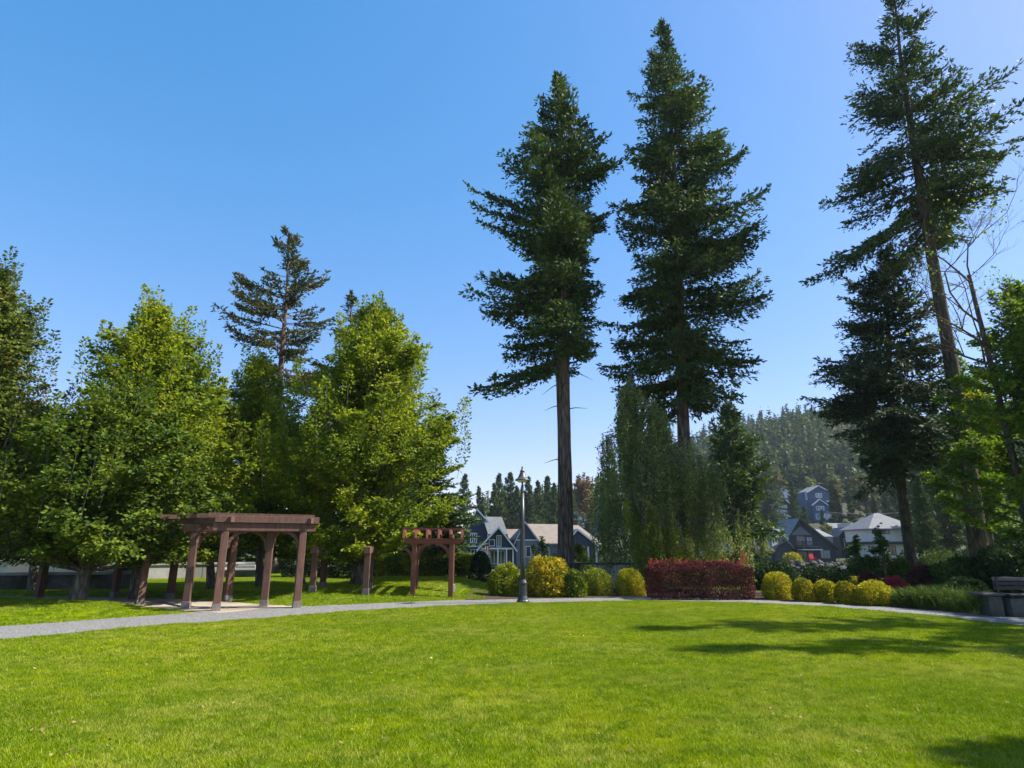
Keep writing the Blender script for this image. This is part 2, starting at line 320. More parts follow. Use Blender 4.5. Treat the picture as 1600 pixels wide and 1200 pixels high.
def conifer(seed, trunk, prof, nb, sl=.26, sw=.085, tw=.13, hi=32, lo=-14, bare=.05, twl=.46, wood_r=.045, hang=.35, zpow=1.0, spray_step=.085, maxtw=1.5, clump=.22):
    """trunk: [(x,y,z,r)], prof: [(z, left, right)] reach of the boughs; returns foliage mesh and wood builder"""
    rg = np.random.default_rng(seed); T = np.array(trunk, float); Pf = np.array(prof, float)
    wood = MB(); zt, zb = Pf[-1, 0], Pf[0, 0]; parts = []
    az = rg.uniform(0, 6.28)
    for i in range(nb):
        if i % 5 == 0:
            fc = (i + rg.uniform(0, 5)) / nb; az += 2.399 + rg.uniform(-.7, .7); ac = az; lc = rg.choice([rg.uniform(.45, .8), rg.uniform(.85, 1.15)], p=[.35, .65]); ec = rg.uniform(-10, 10)
        f = min(1, max(0, fc + rg.normal(0, .35)/(zt - zb))); z = zb + (zt - zb) * (f ** zpow); az_ = ac + rg.normal(0, .24)
        h = np.array([math.cos(az_), math.sin(az_), 0]); c = h[0]
        Lr = np.interp(z, Pf[:, 0], Pf[:, 2]); Ll = np.interp(z, Pf[:, 0], Pf[:, 1])
        L = (Lr*(1+c)/2 + Ll*(1-c)/2) * lc * rg.uniform(.72, 1.05)
        L *= 1 + clump * math.sin(z*1.15 + 2*math.sin(az_ + seed)) * math.cos(az_*1.5 + z*.35 + seed)
        L = max(L, .25)
        p0 = np.array([np.interp(z, T[:, 2], T[:, k]) for k in range(3)]); p0[2] = z
        a = math.tan(R(lo + (hi - lo) * f + ec + rg.uniform(-4, 4))); b = -.30 * (1-f) ; e = .22
        def path(t):
            t = np.asarray(t)[:, None]
            return p0 + h * L * t + np.array([0,0,1]) * L * (a*t + b*t*t + e*t**4)
        tt = np.linspace(0, 1, 5); pp = path(tt)
        wr = max(.012, wood_r * (L / 4) ** .8)
        wood.tube(pp, [wr*(1-.85*q) for q in tt], 4, cap=False)
        n = max(6, int(L / tw)); t = np.sort(bare + (1-bare)*rg.uniform(0, 1, n)**.9); base = path(t); fw = nrm(path(t + .02) - base)
        side = np.cross(fw, [0,0,1]); side = nrm(side) * np.where(np.arange(n) % 2 == 0, 1, -1)[:, None]
        tl = (np.minimum(L * twl, maxtw) * np.sqrt(np.clip(1.02 - t, 0, 1)) * rg.uniform(.6, 1.2, n)) * (.55 + .45*np.minimum(1, t*4)) + .16
        td = nrm(fw * rg.uniform(.35, .9, n)[:, None] + side + np.array([0,0,1]) * rg.uniform(-hang, .12, n)[:, None])
        m = np.maximum(2, (tl / spray_step).astype(int)); idx = np.repeat(np.arange(n), m); K = len(idx)
        q = rg.uniform(0, 1, K); cc = base[idx] + td[idx] * (tl[idx] * q)[:, None]
        cc[:, 2] -= hang * .45 * tl[idx] * q * q
        cc += rg.normal(0, .03, (K, 3))
        dd = nrm(td[idx] * .8 + rg.normal(0, .55, (K, 3)) + fw[idx]*.35 + np.array([0,0,-.18*hang*3+.12]))
        parts.append((cc, dd, rg.normal(0, .6, (K, 3)) + [0,0,.7] + h*.7, sl*rg.uniform(.6, 1.25, K), sw*rg.uniform(.7, 1.3, K)))
        # sprays on the bough itself and its tip
        K = max(8, int(L / .07)); t = rg.uniform(bare*.8, 1.0, K); b_ = path(t); fw = nrm(path(t+.02) - b_)
        dd = nrm(fw + rg.normal(0, .5, (K, 3)) + [0,0,.15])
        parts.append((b_, dd, rg.normal(0, 1, (K, 3)) + [0,0,.8], sl*rg.uniform(.7, 1.3, K), sw*rg.uniform(.7, 1.3, K)))
    # leader
    K = 160; z = zt - rg.uniform(0, 1.6, K)**1.0; b_ = np.stack([np.interp(z, T[:, 2], T[:, k]) for k in range(3)], 1); b_[:, 2] = z
    dd = nrm(rg.normal(0, .6, (K, 3)) + [0,0,.9])
    parts.append((b_, dd, rg.normal(0, 1, (K, 3)), sl*rg.uniform(.6, 1.2, K), sw*rg.uniform(.6, 1.1, K)))
    return parts, wood
def trunk_tube(wood, T, rng, seg=14, flare=True):
    T = [tuple(t) for t in T]; zs = np.array([t[2] for t in T]); A = np.array(T)
    n = 26; zz = np.linspace(zs[0], zs[-1], n); pts, rad = [], []
    for z in zz:
        x, y, r = (np.interp(z, zs, A[:, k]) for k in (0, 1, 3)); dz = z - zs[0]
        if flare: r *= 1 + .45 * math.exp(-dz / .35)
        pts.append((x, y, z)); rad.append(max(r * (1 + rng.uniform(-.025, .025)), .012))
    wood.tube(pts, rad, seg, jit=.03, rng=rng)

def make_tree(name, loc, parts, wood, leaf, bark, label=None, cat='tree', group=None, crown_smooth=False, rz=0, extra=None):
    root = empty(name, loc, rz, label, cat, group)
    link('trunk', wood.mesh('trunk', True), bark, root)
    link('crown', leaf_mesh('crown', parts), leaf, root)
    return root

def photo_conifer(name, Y, tr, pr, base_z, seed, nb, leaf, bark, label, group=None, dead=0, **k):
    """tr: trunk as photo points (x, y, radius m) bottom to top; pr: crown as (y, x_left, x_right)"""
    rng = random.Random(seed)
    pts = [PD(x, y, Y) for x, y, r in tr]; base = Vector((pts[0].x, Y, base_z))
    T = [(p.x - base.x, 0.0, p.z - base.z, r) for p, (x, y, r) in zip(pts, tr)]; T[0] = (0, 0, -.3, tr[0][2])
    zs = [t[2] for t in T]; xs = [t[0] for t in T]; prof = []
    for y, xl, xr in sorted(pr, key=lambda q: -q[0]):
        a, b = PD(xl, y, Y), PD(xr, y, Y); z = a.z - base.z; cx = np.interp(z, zs, xs)
        prof.append((z, max(.15, cx - (a.x - base.x)), max(.15, (b.x - base.x) - cx)))
    parts, wood = conifer(seed, T, prof, nb, **k)
    trunk_tube(wood, T, rng, 16)
    for i in range(dead):                                   # bare dead stubs on the clean stem
        z = rng.uniform(.25, 1.0) * prof[0][0] * 1.15; x = np.interp(z, zs, xs); a = rng.uniform(0, 6.28); l = rng.uniform(.4, 1.6)
        h = Vector((math.cos(a), math.sin(a), rng.uniform(-.35, .3)))
        p = Vector((x, 0, z)); wood.tube([p, p + h*l*.5, p + h*l + Vector((0,0,-.12*l))], [.035, .02, .006], 4, cap=False)
    return make_tree(name, base, parts, wood, leaf, bark, label, 'tree', group)

def broadleaf(seed, H, Rr, zb, nl, ntw, nleaf, leaf=.085, spire=.6, prof=None, trunk_r=.16, lobe=.6, lean=(0, 0), fill=.55, squash=1.0, upright=1.0, limbs_r=.035, nspire=0):
    """leafy crown: limbs fan out of the stem and rise; each carries twigs set with leaves"""
    rg = np.random.default_rng(seed); wood = MB(); parts = []; rng = random.Random(seed)
    prof = prof or [(0, .55), (.15, .88), (.35, 1.0), (.6, .85), (.8, .55), (.93, .28), (1, .08)]
    PU, PR = zip(*prof); az = 0
    T = [(0, 0, -.2, trunk_r*1.1), (lean[0]*.2, lean[1]*.2, zb, trunk_r*.9), (lean[0]*.6, lean[1]*.6, zb+(H-zb)*.5, trunk_r*.5), (lean[0], lean[1], H*.97, .02)]
    trunk_tube(wood, T, rng, 12); TA = np.array(T)
    for i in range(nl):
        az += 2.399 + rg.uniform(-.4, .4); u = ((i*37 % nl + rg.uniform(0, 1)) / nl) ** 1.0
        r = Rr * np.interp(u, PU, PR) * (rg.uniform(fill, 1.0) if i % 3 else rg.uniform(.15, .6))
        zt = zb + (H - zb) * u + rg.uniform(0, spire) * (.5 + .5*u)
        zt = min(zt, H + spire*.3); low = (i % 3 != 0) and u < .8
        if low: z0 = zt - rg.uniform(.35, .85) * r; z0 = max(z0, zb*.75)
        else: z0 = zb*.9 + (zt - zb) * rg.uniform(.15, .5)
        x0 = np.array([np.interp(z0, TA[:, 2], TA[:, 0]), np.interp(z0, TA[:, 2], TA[:, 1]), z0])
        cx = np.array([np.interp(zt, TA[:, 2], TA[:, 0]), np.interp(zt, TA[:, 2], TA[:, 1]), 0])
        h = np.array([math.cos(az), math.sin(az)*squash, 0]); tip = cx + h * r; tip[2] = zt
        mid = x0 * .45 + tip * .55; mid[:2] += h[:2] * r * .18 * upright; mid[2] -= (.12 if not low else -.3) * (zt - z0)
        def path(t):
            t = np.asarray(t)[:, None]; return x0*(1-t)**2 + 2*mid*t*(1-t) + tip*t*t
        tt = np.linspace(0, 1, 6); pp = path(tt); rr = limbs_r * rg.uniform(.7, 1.3)
        wood.tube(pp, [rr*(1-.85*q) for q in tt], 5, cap=False)
        Llen = np.linalg.norm(tip - x0); n = max(6, int(ntw * (Llen+.5)))
        t = rg.uniform(.18, 1.0, n)**.85; b = path(t); fw = nrm(path(t+.02) - b)
        wv = lobe * np.clip(1.15 - np.abs(t - .55)*1.9, .22, 1) * rg.uniform(.5, 1.25, n)
        a = rg.uniform(0, 6.28, n); ax = np.stack([np.cos(a), np.sin(a), rg.uniform(-.25, .75, n)], 1)
        ax[:, :2] += h[:2] * .45
        td = nrm(ax + fw * .55)
        m = nleaf; idx = np.repeat(np.arange(n), m); q = np.tile((np.arange(m) + .5) / m, n) + rg.uniform(-.05, .05, n*m)
        K = len(idx); c = b[idx] + td[idx] * (wv[idx] * q)[:, None] + rg.normal(0, .025, (K, 3)); c[:, 2] -= .10 * q*q * wv[idx]
        side = nrm(np.cross(td[idx], [0, 0, 1.0])) * np.where(np.arange(K) % 2 == 0, 1, -1)[:, None]
        d = nrm(td[idx]*.6 + side*.8 + rg.normal(0, .35, (K, 3)) + [0,0,-.15])
        ro = c - cx; ro[:, 2] = 0; nv = nrm(np.array([0,0,.65]) + rg.normal(0, .5, (K, 3)) + nrm(ro)*.8)
        s = leaf * rg.uniform(.65, 1.25, K); parts.append((c, d, nv, s, s*.62))
    for i in range(nspire):
        az += 2.399; u = rg.uniform(.35, 1.0); r = Rr * np.interp(u, PU, PR) * rg.uniform(.45, .98); zc = zb + (H - zb)*u - .7
        bx_ = np.interp(zc, TA[:, 2], TA[:, 0]) + math.cos(az)*r; by_ = math.sin(az)*r*squash; hgt_ = rg.uniform(.9, 1.9); n = int(150*hgt_*(.1/leaf)**1.5)
        q = rg.uniform(0, 1, n); w_ = .34*rg.uniform(.7, 1.2)*(1 - q)**.7 + .05; a = rg.uniform(0, 6.28, n); rr = w_*np.sqrt(rg.uniform(0, 1, n))
        c = np.stack([bx_ + np.cos(a)*rr + math.cos(az)*q*.3, by_ + np.sin(a)*rr, zc + q*hgt_], 1)
        d = nrm(np.stack([np.cos(a), np.sin(a), rg.uniform(.1, 1, n)], 1)); nv = nrm(np.stack([np.cos(a), np.sin(a), .5 + 0*a], 1) + rg.normal(0, .5, (n, 3)))
        s = leaf*rg.uniform(.6, 1.2, n); parts.append((c, d, nv, s, s*.62))
        wood.tube([(bx_ - .1*math.cos(az), by_, zc - .5), (bx_ + math.cos(az)*.28, by_, zc + hgt_*.95)], [.008, .004], 4, cap=False)
    return parts, wood

def shrub(seed, rx, ry, rz, n, leaf=.07, power=2.3, lump=.10, depth=.35, wl=.55, spiky=0, z0=0.0):
    rg = np.random.default_rng(seed)
    v = nrm(rg.normal(0, 1, (n, 3)) * [1, max(.55, ry/rx), 1]); v[:, 2] = np.abs(v[:, 2]) * 1.0 * np.where(rg.uniform(0, 1, n) < .38, -1.1, 1.0)
    v = nrm(v)
    k = (np.abs(v[:, 0])**power + np.abs(v[:, 1])**power + np.abs(v[:, 2])**power) ** (-1/power)
    if power >= 4:
        hd = (rg.uniform(-1, 1, (n, 3)))
        w_ = np.array([ry*rz*.8, rx*rz*1.2, rx*ry]); ax_ = rg.choice(3, n, p=w_/w_.sum()); rows = np.arange(n)
        sg = np.where(rg.uniform(0, 1, n) < .5, -1., 1.); sg = np.where(ax_ == 2, 1., sg); inn = rg.uniform(0, 1, n)**2.5 * .30
        hd[rows, ax_] = sg * (1 - inn); hd[:, 2] = np.where(ax_ == 2, hd[:, 2], hd[:, 2])
        k2 = (np.abs(hd)**8).sum(1) ** (-1/8); hd *= np.minimum(k2, 1)[:, None] if False else 1
        rad = np.sqrt(hd[:, 0]**2*0 + 1); e = np.clip(np.abs(hd[:, 0]) - .93, 0, 1)/.07; e = np.clip(np.abs(hd[:, 0]) - .84, 0, 1)/.16; t_ = np.clip(np.abs(hd[:, 2])*(hd[:, 2] > 0) - .8, 0, 1)/.2; f_ = np.clip(np.abs(hd[:, 1]) - .75, 0, 1)/.25
        H2 = rz*1.42*.72; zz = (hd[:, 2]*.5 + .5)
        lm2 = lump * (np.sin(hd[:, 0]*rx*2.3 + 1) + np.sin(hd[:, 0]*rx*5.1 + hd[:, 2]*3) + np.sin(hd[:, 1]*4 + hd[:, 2]*5 + hd[:, 0]*rx*1.1))
        zz = zz - .20*(t_*e + t_*f_) ; xx = hd[:, 0] * (1 - .05*t_ - .04*(1-zz)**3) * (1 + .3*lm2/rx); yy = hd[:, 1] * (1 - .18*t_ - .38*e**2) * (1 + lm2)
        c = np.stack([xx*rx, yy*ry, np.maximum(zz*H2*(1 + lm2*.5), .02) + z0], 1)
        v = np.zeros((n, 3)); v[rows, ax_] = sg
        nv = nrm(v + rg.normal(0, .5, (n, 3))); d = nrm(rg.normal(0, 1, (n, 3)) + v*.7 + [0, 0, .4]); s = leaf*rg.uniform(.6, 1.3, n)
        return (c, d, nv, s, s*wl)
    A = rg.normal(0, 2.6, (9, 3)); ph = rg.uniform(0, 6.28, 9)
    lm = sum(np.sin(v @ A[i] * (1 + i*.35) + ph[i]) / (1 + i*.3) for i in range(9)); lm = lm / 2.2
    dep = np.where(rg.uniform(0, 1, n) < .15, rg.uniform(.3, .9, n), 1 - depth * rg.uniform(0, 1, n)**2.2)
    r = k * (1 + lump*lm) * dep
    c = v * r[:, None] * [rx, ry, rz]; c[:, 2] = c[:, 2] * .98 + z0
    c[:, 2] += rz*.42; c[:, 2] *= .72; c[:, 2] = np.maximum(c[:, 2], rg.uniform(.02, .12, n))
    nv = nrm(v * [1/rx, 1/ry, 1/rz] * min(rx, rz) + rg.normal(0, .5, (n, 3)))
    d = nrm(rg.normal(0, 1, (n, 3)) + v*.9 + [0, 0, .35 + spiky])
    s = leaf * rg.uniform(.6, 1.3, n)
    return (c, d, nv, s, s*wl)
def shrub_obj(name, loc, mat, label, rx, ry, h, n, seed, cat='shrub', group=None, rz=0, stems=True, extra=None, **k):
    # h = finished height; the shell spans 1.4 rz * .72
    rzv = h / (1.42*.72)
    root = empty(name, loc, rz, label, cat, group)
    parts = [shrub(seed, rx, ry, rzv, n, **k)]
    link('foliage', leaf_mesh('foliage', parts), mat, root)
    w_ = MB(); rng = random.Random(seed)
    for i in range(9):
        a = rng.uniform(0, 6.28); q = rng.uniform(.3, .8)
        w_.tube([(0.05*math.cos(a), .05*math.sin(a), -.05), (rx*q*.5*math.cos(a), ry*q*.5*math.sin(a), h*.4), (rx*q*math.cos(a), ry*q*math.sin(a), h*.75)], [.025, .018, .006], 4, cap=False)
    w_.build('stems', M['twig'], root)
    if extra: extra(root, rng)
    return root

# ---------------------------------------------------------------- ground
NEAR = [(-700, 1062), (-300, 1026), (0, 1000), (200, 981), (400, 967), (540, 956), (700, 946.5), (818, 942.5), (1000, 938.5), (1160, 941.5), (1300, 948.5), (1440, 961), (1600, 978), (1900, 1010)]
FAR = [(-700, 1020), (-300, 998), (0, 979), (200, 965), (340, 955), (440, 949.5), (540, 945), (700, 938.5), (818, 936), (1000, 933.5), (1160, 937), (1300, 943), (1440, 952), (1600, 966), (1900, 992)]
nw = np.array([P(x, y)[:2] for x, y in NEAR]); fw_ = np.array([P(x, y)[:2] for x, y in FAR])
def ynear(x): return np.interp(x, nw[:, 0], nw[:, 1])
def yfar(x): return np.interp(x, fw_[:, 0], fw_[:, 1])
OUT = [(337, 955), (290, 951), (217, 948), (124, 944.5), (58, 943), (-60, 944)]
INN = [(463, 950), (412, 948.5), (355, 940), (265, 936), (178, 934), (60, 931)]
outer = [P(*p) for p in OUT]; inner = [P(*p) for p in INN]
mid = [(a + b) / 2 for a, b in zip(outer, inner)]
cl = np.array([(m.x, m.y) for m in [P(400, 958)] + mid] + [(-25, 24)])
def seg_dist(x, y, L):
    best = np.full(np.shape(x), 1e9)
    for a, b in zip(L[:-1], L[1:]):
        d = b - a; t = np.clip(((x-a[0])*d[0] + (y-a[1])*d[1]) / (d @ d), 0, 1)
        best = np.minimum(best, np.hypot(x - a[0] - t*d[0], y - a[1] - t*d[1]))
    return best
def hgt(x, y):
    x = np.asarray(x, float); y = np.asarray(y, float)
    d = y - yfar(x)
    m = .34 * ss(d, .25, 4.0) * (1 - ss(x, -3.2, -.6)) * ss(x, -9.0, -6.2)
    m = m + .22 * ss(d, .25, 2.2) * (1 - ss(x, -11.5, -9.2)) * (1 - ss(y, 22, 27))
    m = m * ss(seg_dist(x, y, cl), 1.35, 2.4)
    drop = -1.3 * ss(y, 28, 55) * ss(x, -14, 2) - 1.3 * ss(y, 60, 90) * (1 - ss(x, -14, 2))
    a = x / np.maximum(y, 1)
    A = np.interp(a, [-1.5, -.3, -.1, 0, .12, .3, .42, .55, .9, 1.6], [6, 8, 12, 18, 30, 62, 80, 84, 78, 60])
    hill = A * ss(y, 140, 450) - A*.5*ss(y, 470, 900)
    return m + drop + hill
xs = np.unique(np.concatenate([np.arange(-24, 6.01, .4), np.linspace(-60, 60, 41), np.linspace(-300, 300, 61), np.linspace(-3000, 3000, 41)]))
ys = np.unique(np.concatenate([np.arange(10, 30.01, .4), np.linspace(-60, 70, 40), np.linspace(70, 600, 80), np.linspace(600, 4000, 20)]))
X, Yg = np.meshgrid(xs, ys); Z = hgt(X, Yg)
nx, ny = len(xs), len(ys); I = np.arange(nx*ny).reshape(ny, nx)
F = np.stack([I[:-1, :-1], I[:-1, 1:], I[1:, 1:], I[1:, :-1]], -1).reshape(-1, 4)
me = mesh_np('ground', np.stack([X, Yg, Z], -1).reshape(-1, 3), F, True)
for k in ('lawn', 'field', 'floor'): me.materials.append(M[k])
cy = Yg[:-1, :-1].ravel(); mi = np.where(cy < 52, 0, np.where(cy < 165, 1, 2)).astype(np.int32)
me.polygons.foreach_set('material_index', mi)
tag(link('ground', me), kind='structure')

def strip(name, lo, hi, xr, z, mat, n=120, m=3, **k):
    x = np.linspace(xr[0], xr[1], n); V = []
    for j in range(m):
        t = j / (m-1); yy = lo(x)*(1-t) + hi(x)*t
        V.append(np.stack([x, yy, hgt(x, yy) + z], 1))
    V = np.concatenate(V); I = np.arange(m*n).reshape(m, n)
    F = np.stack([I[:-1, :-1], I[:-1, 1:], I[1:, 1:], I[1:, :-1]], -1).reshape(-1, 4)
    return tag(link(name, mesh_np(name, V, F, True), mat), **k)
rj = np.random.default_rng(4)
jx = np.linspace(-30, 30, 400); j1 = np.interp
jn = rj.normal(0, .035, 400); jf = rj.normal(0, .035, 400)
strip('gravel_path', lambda x: ynear(x) + np.interp(x, jx, jn), lambda x: yfar(x) + np.interp(x, jx, jf), (-24, 22), .008, M['gravel'], 600, 3, kind='structure')
strip('planting_bed', lambda x: yfar(x) + .12 + .1*np.sin(x*2.1), lambda x: yfar(x) + 5.5 + 0*x, (-1.6, 22), .014, M['soil'], 200, 16, kind='structure')
# paving under the pergola
pl = []
def offs(L, d):
    out = []
    for i in range(len(L)):
        a, b = L[max(i-1, 0)], L[min(i+1, len(L)-1)]; t = (b - a) / np.linalg.norm(b - a); out.append(L[i] + np.array([-t[1], t[0]]) * d)
    return np.array(out)
cl2 = np.array([(m_.x, m_.y) for m_ in mid])
a_, b_ = offs(cl2, 1.2), offs(cl2, -1.2); n_ = len(cl2)
V = [(p[0], p[1], .012) for p in a_] + [(p[0], p[1], .012) for p in b_]
mb = MB(); mb.add(V, [(i, n_+i, n_+i+1, i+1) for i in range(n_-1)]); mb.build('pergola_paving', M['paving'], kind='structure')
o0, i0 = outer[0], inner[0]; dd_ = (i0 - o0).normalized(); o0 = o0 - dd_*.15; i0 = i0 + dd_*.1
mb = MB(); mb.add([(o0.x + .05, float(yfar(o0.x + .05)) - .03, .016), (i0.x + .0, float(yfar(i0.x)) - .03, .016), (i0.x - .35, i0.y + .5, .016), (o0.x - .35, o0.y + .5, .016)], [(0, 1, 2, 3)])
mb.build('entrance_paving', M['paving'], kind='structure')
# grass blades: a few tufted squares repeated over the lawn
def patch(seed, n, size, wd, ht):
    rg = np.random.default_rng(seed); c = np.zeros((n, 3)); rr_ = size/2*1.13*np.sqrt(rg.uniform(0,1,n)); ta = rg.uniform(0,6.283,n); c[:, 0] = rr_*np.cos(ta); c[:, 1] = rr_*np.sin(ta); c[:, 2] = -.004
    a = rg.uniform(0, 6.28, n); d = np.stack([np.cos(a)*.55, np.sin(a)*.55, rg.uniform(.5, 1.1, n)], 1)
    d = nrm(d); L = ht * rg.uniform(.5, 1.35, n) * (1 + .25*np.sin(c[:, 0]*9 + seed)*np.cos(c[:, 1]*11))
    b = rg.uniform(0, 6.28, n); side = np.stack([np.cos(b), np.sin(b), 0*b], 1) * wd/2
    V = np.stack([c - side, c + side, c + d*L[:, None]], 1).reshape(-1, 3)
    me = mesh_np('grass_tuft', V, np.arange(n*3).reshape(n, 3)); me.materials.append(M['blade'])
    return bpy.data.objects.new('grass_tuft', me)
def scatter(name, pts, src):
    me = bpy.data.meshes.new(name); me.vertices.add(len(pts)); me.vertices.foreach_set('co', np.asarray(pts, np.float32).ravel()); me.update()
    o = tag(link(name, me), kind='stuff')
    g = bpy.data.node_groups.new(name, 'GeometryNodeTree'); g.interface.new_socket('Geometry', in_out='INPUT', socket_type='NodeSocketGeometry')
    g.interface.new_socket('Geometry', in_out='OUTPUT', socket_type='NodeSocketGeometry')
    N, L = g.nodes, g.links; i, ou = N.new('NodeGroupInput'), N.new('NodeGroupOutput')
    ip = N.new('GeometryNodeInstanceOnPoints'); oi = N.new('GeometryNodeObjectInfo'); oi.inputs['Object'].default_value = src
    oi.inputs['As Instance'].default_value = True
    rv = N.new('FunctionNodeRandomValue'); rv.data_type = 'FLOAT'; rv.inputs[2].default_value = 0; rv.inputs[3].default_value = 6.283
    mu = N.new('ShaderNodeMath'); mu.operation = 'MULTIPLY'; mu.inputs[1].default_value = 1.0; L.new(rv.outputs[1], mu.inputs[0])
    cx = N.new('ShaderNodeCombineXYZ'); L.new(mu.outputs[0], cx.inputs[2])
    L.new(i.outputs[0], ip.inputs['Points']); L.new(oi.outputs['Geometry'], ip.inputs['Instance']); L.new(cx.outputs[0], ip.inputs['Rotation'])
    L.new(ip.outputs[0], ou.inputs[0]); md = o.modifiers.new('scatter', 'NODES'); md.node_group = g
    return o
_gr = random.Random(12)
def grid_pts(size, y0, y1, cond):
    out = []
    for iy in range(int(y0/size), int(y1/size)+1):
        y = iy*size; lim = .90*y + 2.5
        for ix in range(int(-lim/size), int(lim/size)+1):
            x = ix*size + _gr.uniform(-.28, .28)*size; yj = y + _gr.uniform(-.28, .28)*size
            if y0 <= y < y1 and cond(x, yj): out.append((x, yj, float(hgt(x, yj))))
    return out
S1 = .5
ok = lambda x, y: y < ynear(x) - S1*.55 - .0
nearp = grid_pts(S1, 3.5, 10.0, ok); farp = grid_pts(S1, 10.0, 24, ok)
scatter('mown_grass', nearp, patch(1, 3200, S1*1.6, .007, .040))
scatter('mown_grass', farp, patch(2, 1900, S1*1.6, .011, .040))
S2 = .25
edge = [(x, y, float(hgt(x, y))) for y in np.arange(8, 24, S2) for x in np.arange(-.9*y-2, .9*y+2, S2) if ynear(x) - S1*.55 - .25 < y < ynear(x) - .06]
far2 = [(x, y, float(hgt(x, y))) for y in np.arange(10, 42, S2*1.6) for x in np.arange(-.9*y-1, -1.0, S2*1.6)
        if y > yfar(x) + .14 and seg_dist(np.array(x), np.array(y), cl) > 1.35]
scatter('edge_grass', edge, patch(3, 260, S2*1.2, .012, .045))
scatter('bank_grass', far2, patch(5, 420, S2*2.0, .016, .05))

rgl = np.random.default_rng(3); n = 2600
fy = rgl.uniform(5, 26, n); fx_ = rgl.uniform(-1, 1, n)*(.9*fy + 1); keep = (rgl.uniform(0, 1, n) < np.where(fx_ < -3, .8, .3)) & (fy < yfar(fx_) + 6*(fx_ < -3)); fx_, fy = fx_[keep], fy[keep]; n = len(fx_)
onp = (fy > ynear(fx_)) & (fy < yfar(fx_)); c = np.stack([fx_, fy, hgt(fx_, fy) + np.where(onp, .02, .045)], 1); d = nrm(rgl.normal(0, 1, (n, 3))*[1, 1, .25]); sz = rgl.uniform(.03, .06, n)
tag(link('fallen_leaves', leaf_mesh('fallen_leaves', [(c, d, rgl.normal(0, .3, (n, 3)) + [0, 0, 1], sz, sz*.6)]), M['litter']), kind='stuff')

# ---------------------------------------------------------------- pergolas
def lz(p): return Vector((p.x, p.y, float(hgt(p.x, p.y))))
def bracket(mb, top, u, rad=.46, wd=.09, th=.09, n=7):
    """curved knee brace from the post up to the beam; u = direction along the beam"""
    for i in range(n-1):
        a0, a1 = (math.pi/2) * i/(n-1), (math.pi/2) * (i+1)/(n-1)
        q = lambda a: top + u * (rad*(1 - math.cos(a))) + Vector((0, 0, -rad + rad*math.sin(a)))
        a, b = q(a0), q(a1); d = (b - a).normalized() * .012; mb.beam(a - d, b + d, wd, th)
def pergola(name, loc, frames, label, mat, ph=2.15, group=None, rafters=True, ps=.2, long=True):
    """frames: list of (outer, inner) post feet in world space"""
    root = empty(name, loc, 0, label, 'pergola', group); o = Vector(loc)
    tops = []
    for a, b in frames:
        row = []
        for p in (a, b):
            q = lz(p) - o; d = (b - a).normalized(); ang = math.atan2(d.y, d.x)
            m = MB(); m.box((-ps/2, -ps/2, 0), (ps/2, ps/2, ph)); po = m.build('post', mat, root, bevel=.012)
            po.location = q; po.rotation_euler = (0, 0, ang)
            m = MB(); m.box((-ps/2-.012, -ps/2-.012, -.05), (ps/2+.012, ps/2+.012, .20)); sh = m.build('post_shoe', M['shoe'], po, bevel=.004)
            row.append(Vector((q.x, q.y, 0)))
        tops.append(row)
    zt = ph + float(hgt(frames[0][0].x, frames[0][0].y))*0
    for r in tops:                                        # cross beams, twin boards cut at an angle
        d = (r[1] - r[0]).normalized(); s = d.cross(Vector((0,0,1)))
        m = MB(); A = r[0] - d*.34; B = r[1] + d*.34
        m.beam(A + Vector((0,0,zt+.115)), B + Vector((0,0,zt+.115)), .22, .225); m.build('cross_beam', mat, root, bevel=.01)
        for p, u in ((r[0], d), (r[1], -d)):
            m = MB(); bracket(m, p + u*.10 + Vector((0,0,zt)), u); m.build('knee_brace', mat, root)
    for k in ((0, 1) if long else ()):                    # long plates over the cross beams
        L = [r[k] for r in tops]
        for i in range(len(L)-1):
            d = (L[i+1] - L[i]).normalized(); A = L[i] - d*(.3 if i == 0 else -.0); B = L[i+1] + d*(.3 if i == len(L)-2 else .06)
            m = MB(); m.beam(A + Vector((0,0,zt+.31 + .003*(i % 2))), B + Vector((0,0,zt+.31 + .003*(i % 2))), .14, .16); m.build('side_plate', mat, root, bevel=.01)
            for p, u in ((L[i], d), (L[i+1], -d)):
                m = MB(); bracket(m, p + u*.10 + Vector((0,0,zt+.10)), u, .42, .08, .08); m.build('knee_brace', mat, root)
    if rafters and long:
        for i in range(len(tops)-1):
            for q in (.12, .5, .88):
                a = tops[i][0].lerp(tops[i+1][0], q); b = tops[i][1].lerp(tops[i+1][1], q); d = (b-a).normalized()
                m = MB(); m.beam(a - d*.4 + Vector((0,0,zt+.445)), b + d*.4 + Vector((0,0,zt+.445)), .09, .12); m.build('rafter', mat, root)
    return root, tops, zt
fr = list(zip(outer, inner))
pg, tops, zt = pergola('curved_pergola', (outer[0].x, outer[0].y, 0), fr, 'brown timber pergola curving away under the leafy trees, its open end on the gravel path', M['timber'])
# fascia over the open end
d = (tops[0][1] - tops[0][0]).normalized(); s = Vector((d.y, -d.x, 0))
m = MB(); m.beam(tops[0][0] - d*.3 + s*.14 + Vector((0,0,zt+.33)), tops[0][1] + d*.42 + s*.14 + Vector((0,0,zt+.33)), .06, .19); m.build('fascia_board', M['timber'], pg, bevel=.006)
for q in (.15, .4, .65, .9):
    p = tops[0][0].lerp(tops[0][1], q)
rp = [P(487, 937), P(503, 930.5), P(571, 927, .2), P(577, 919, .3)]
rp = [Vector((p.x, p.y, 0)) for p in rp]
pergola('timber_pergola', (rp[0].x, rp[0].y, 0), [(rp[0], rp[1]), (rp[2], rp[3])], 'brown timber pergola bay half hidden behind the leafy tree beside the grass bank', M['timber'], ph=1.5, long=False)
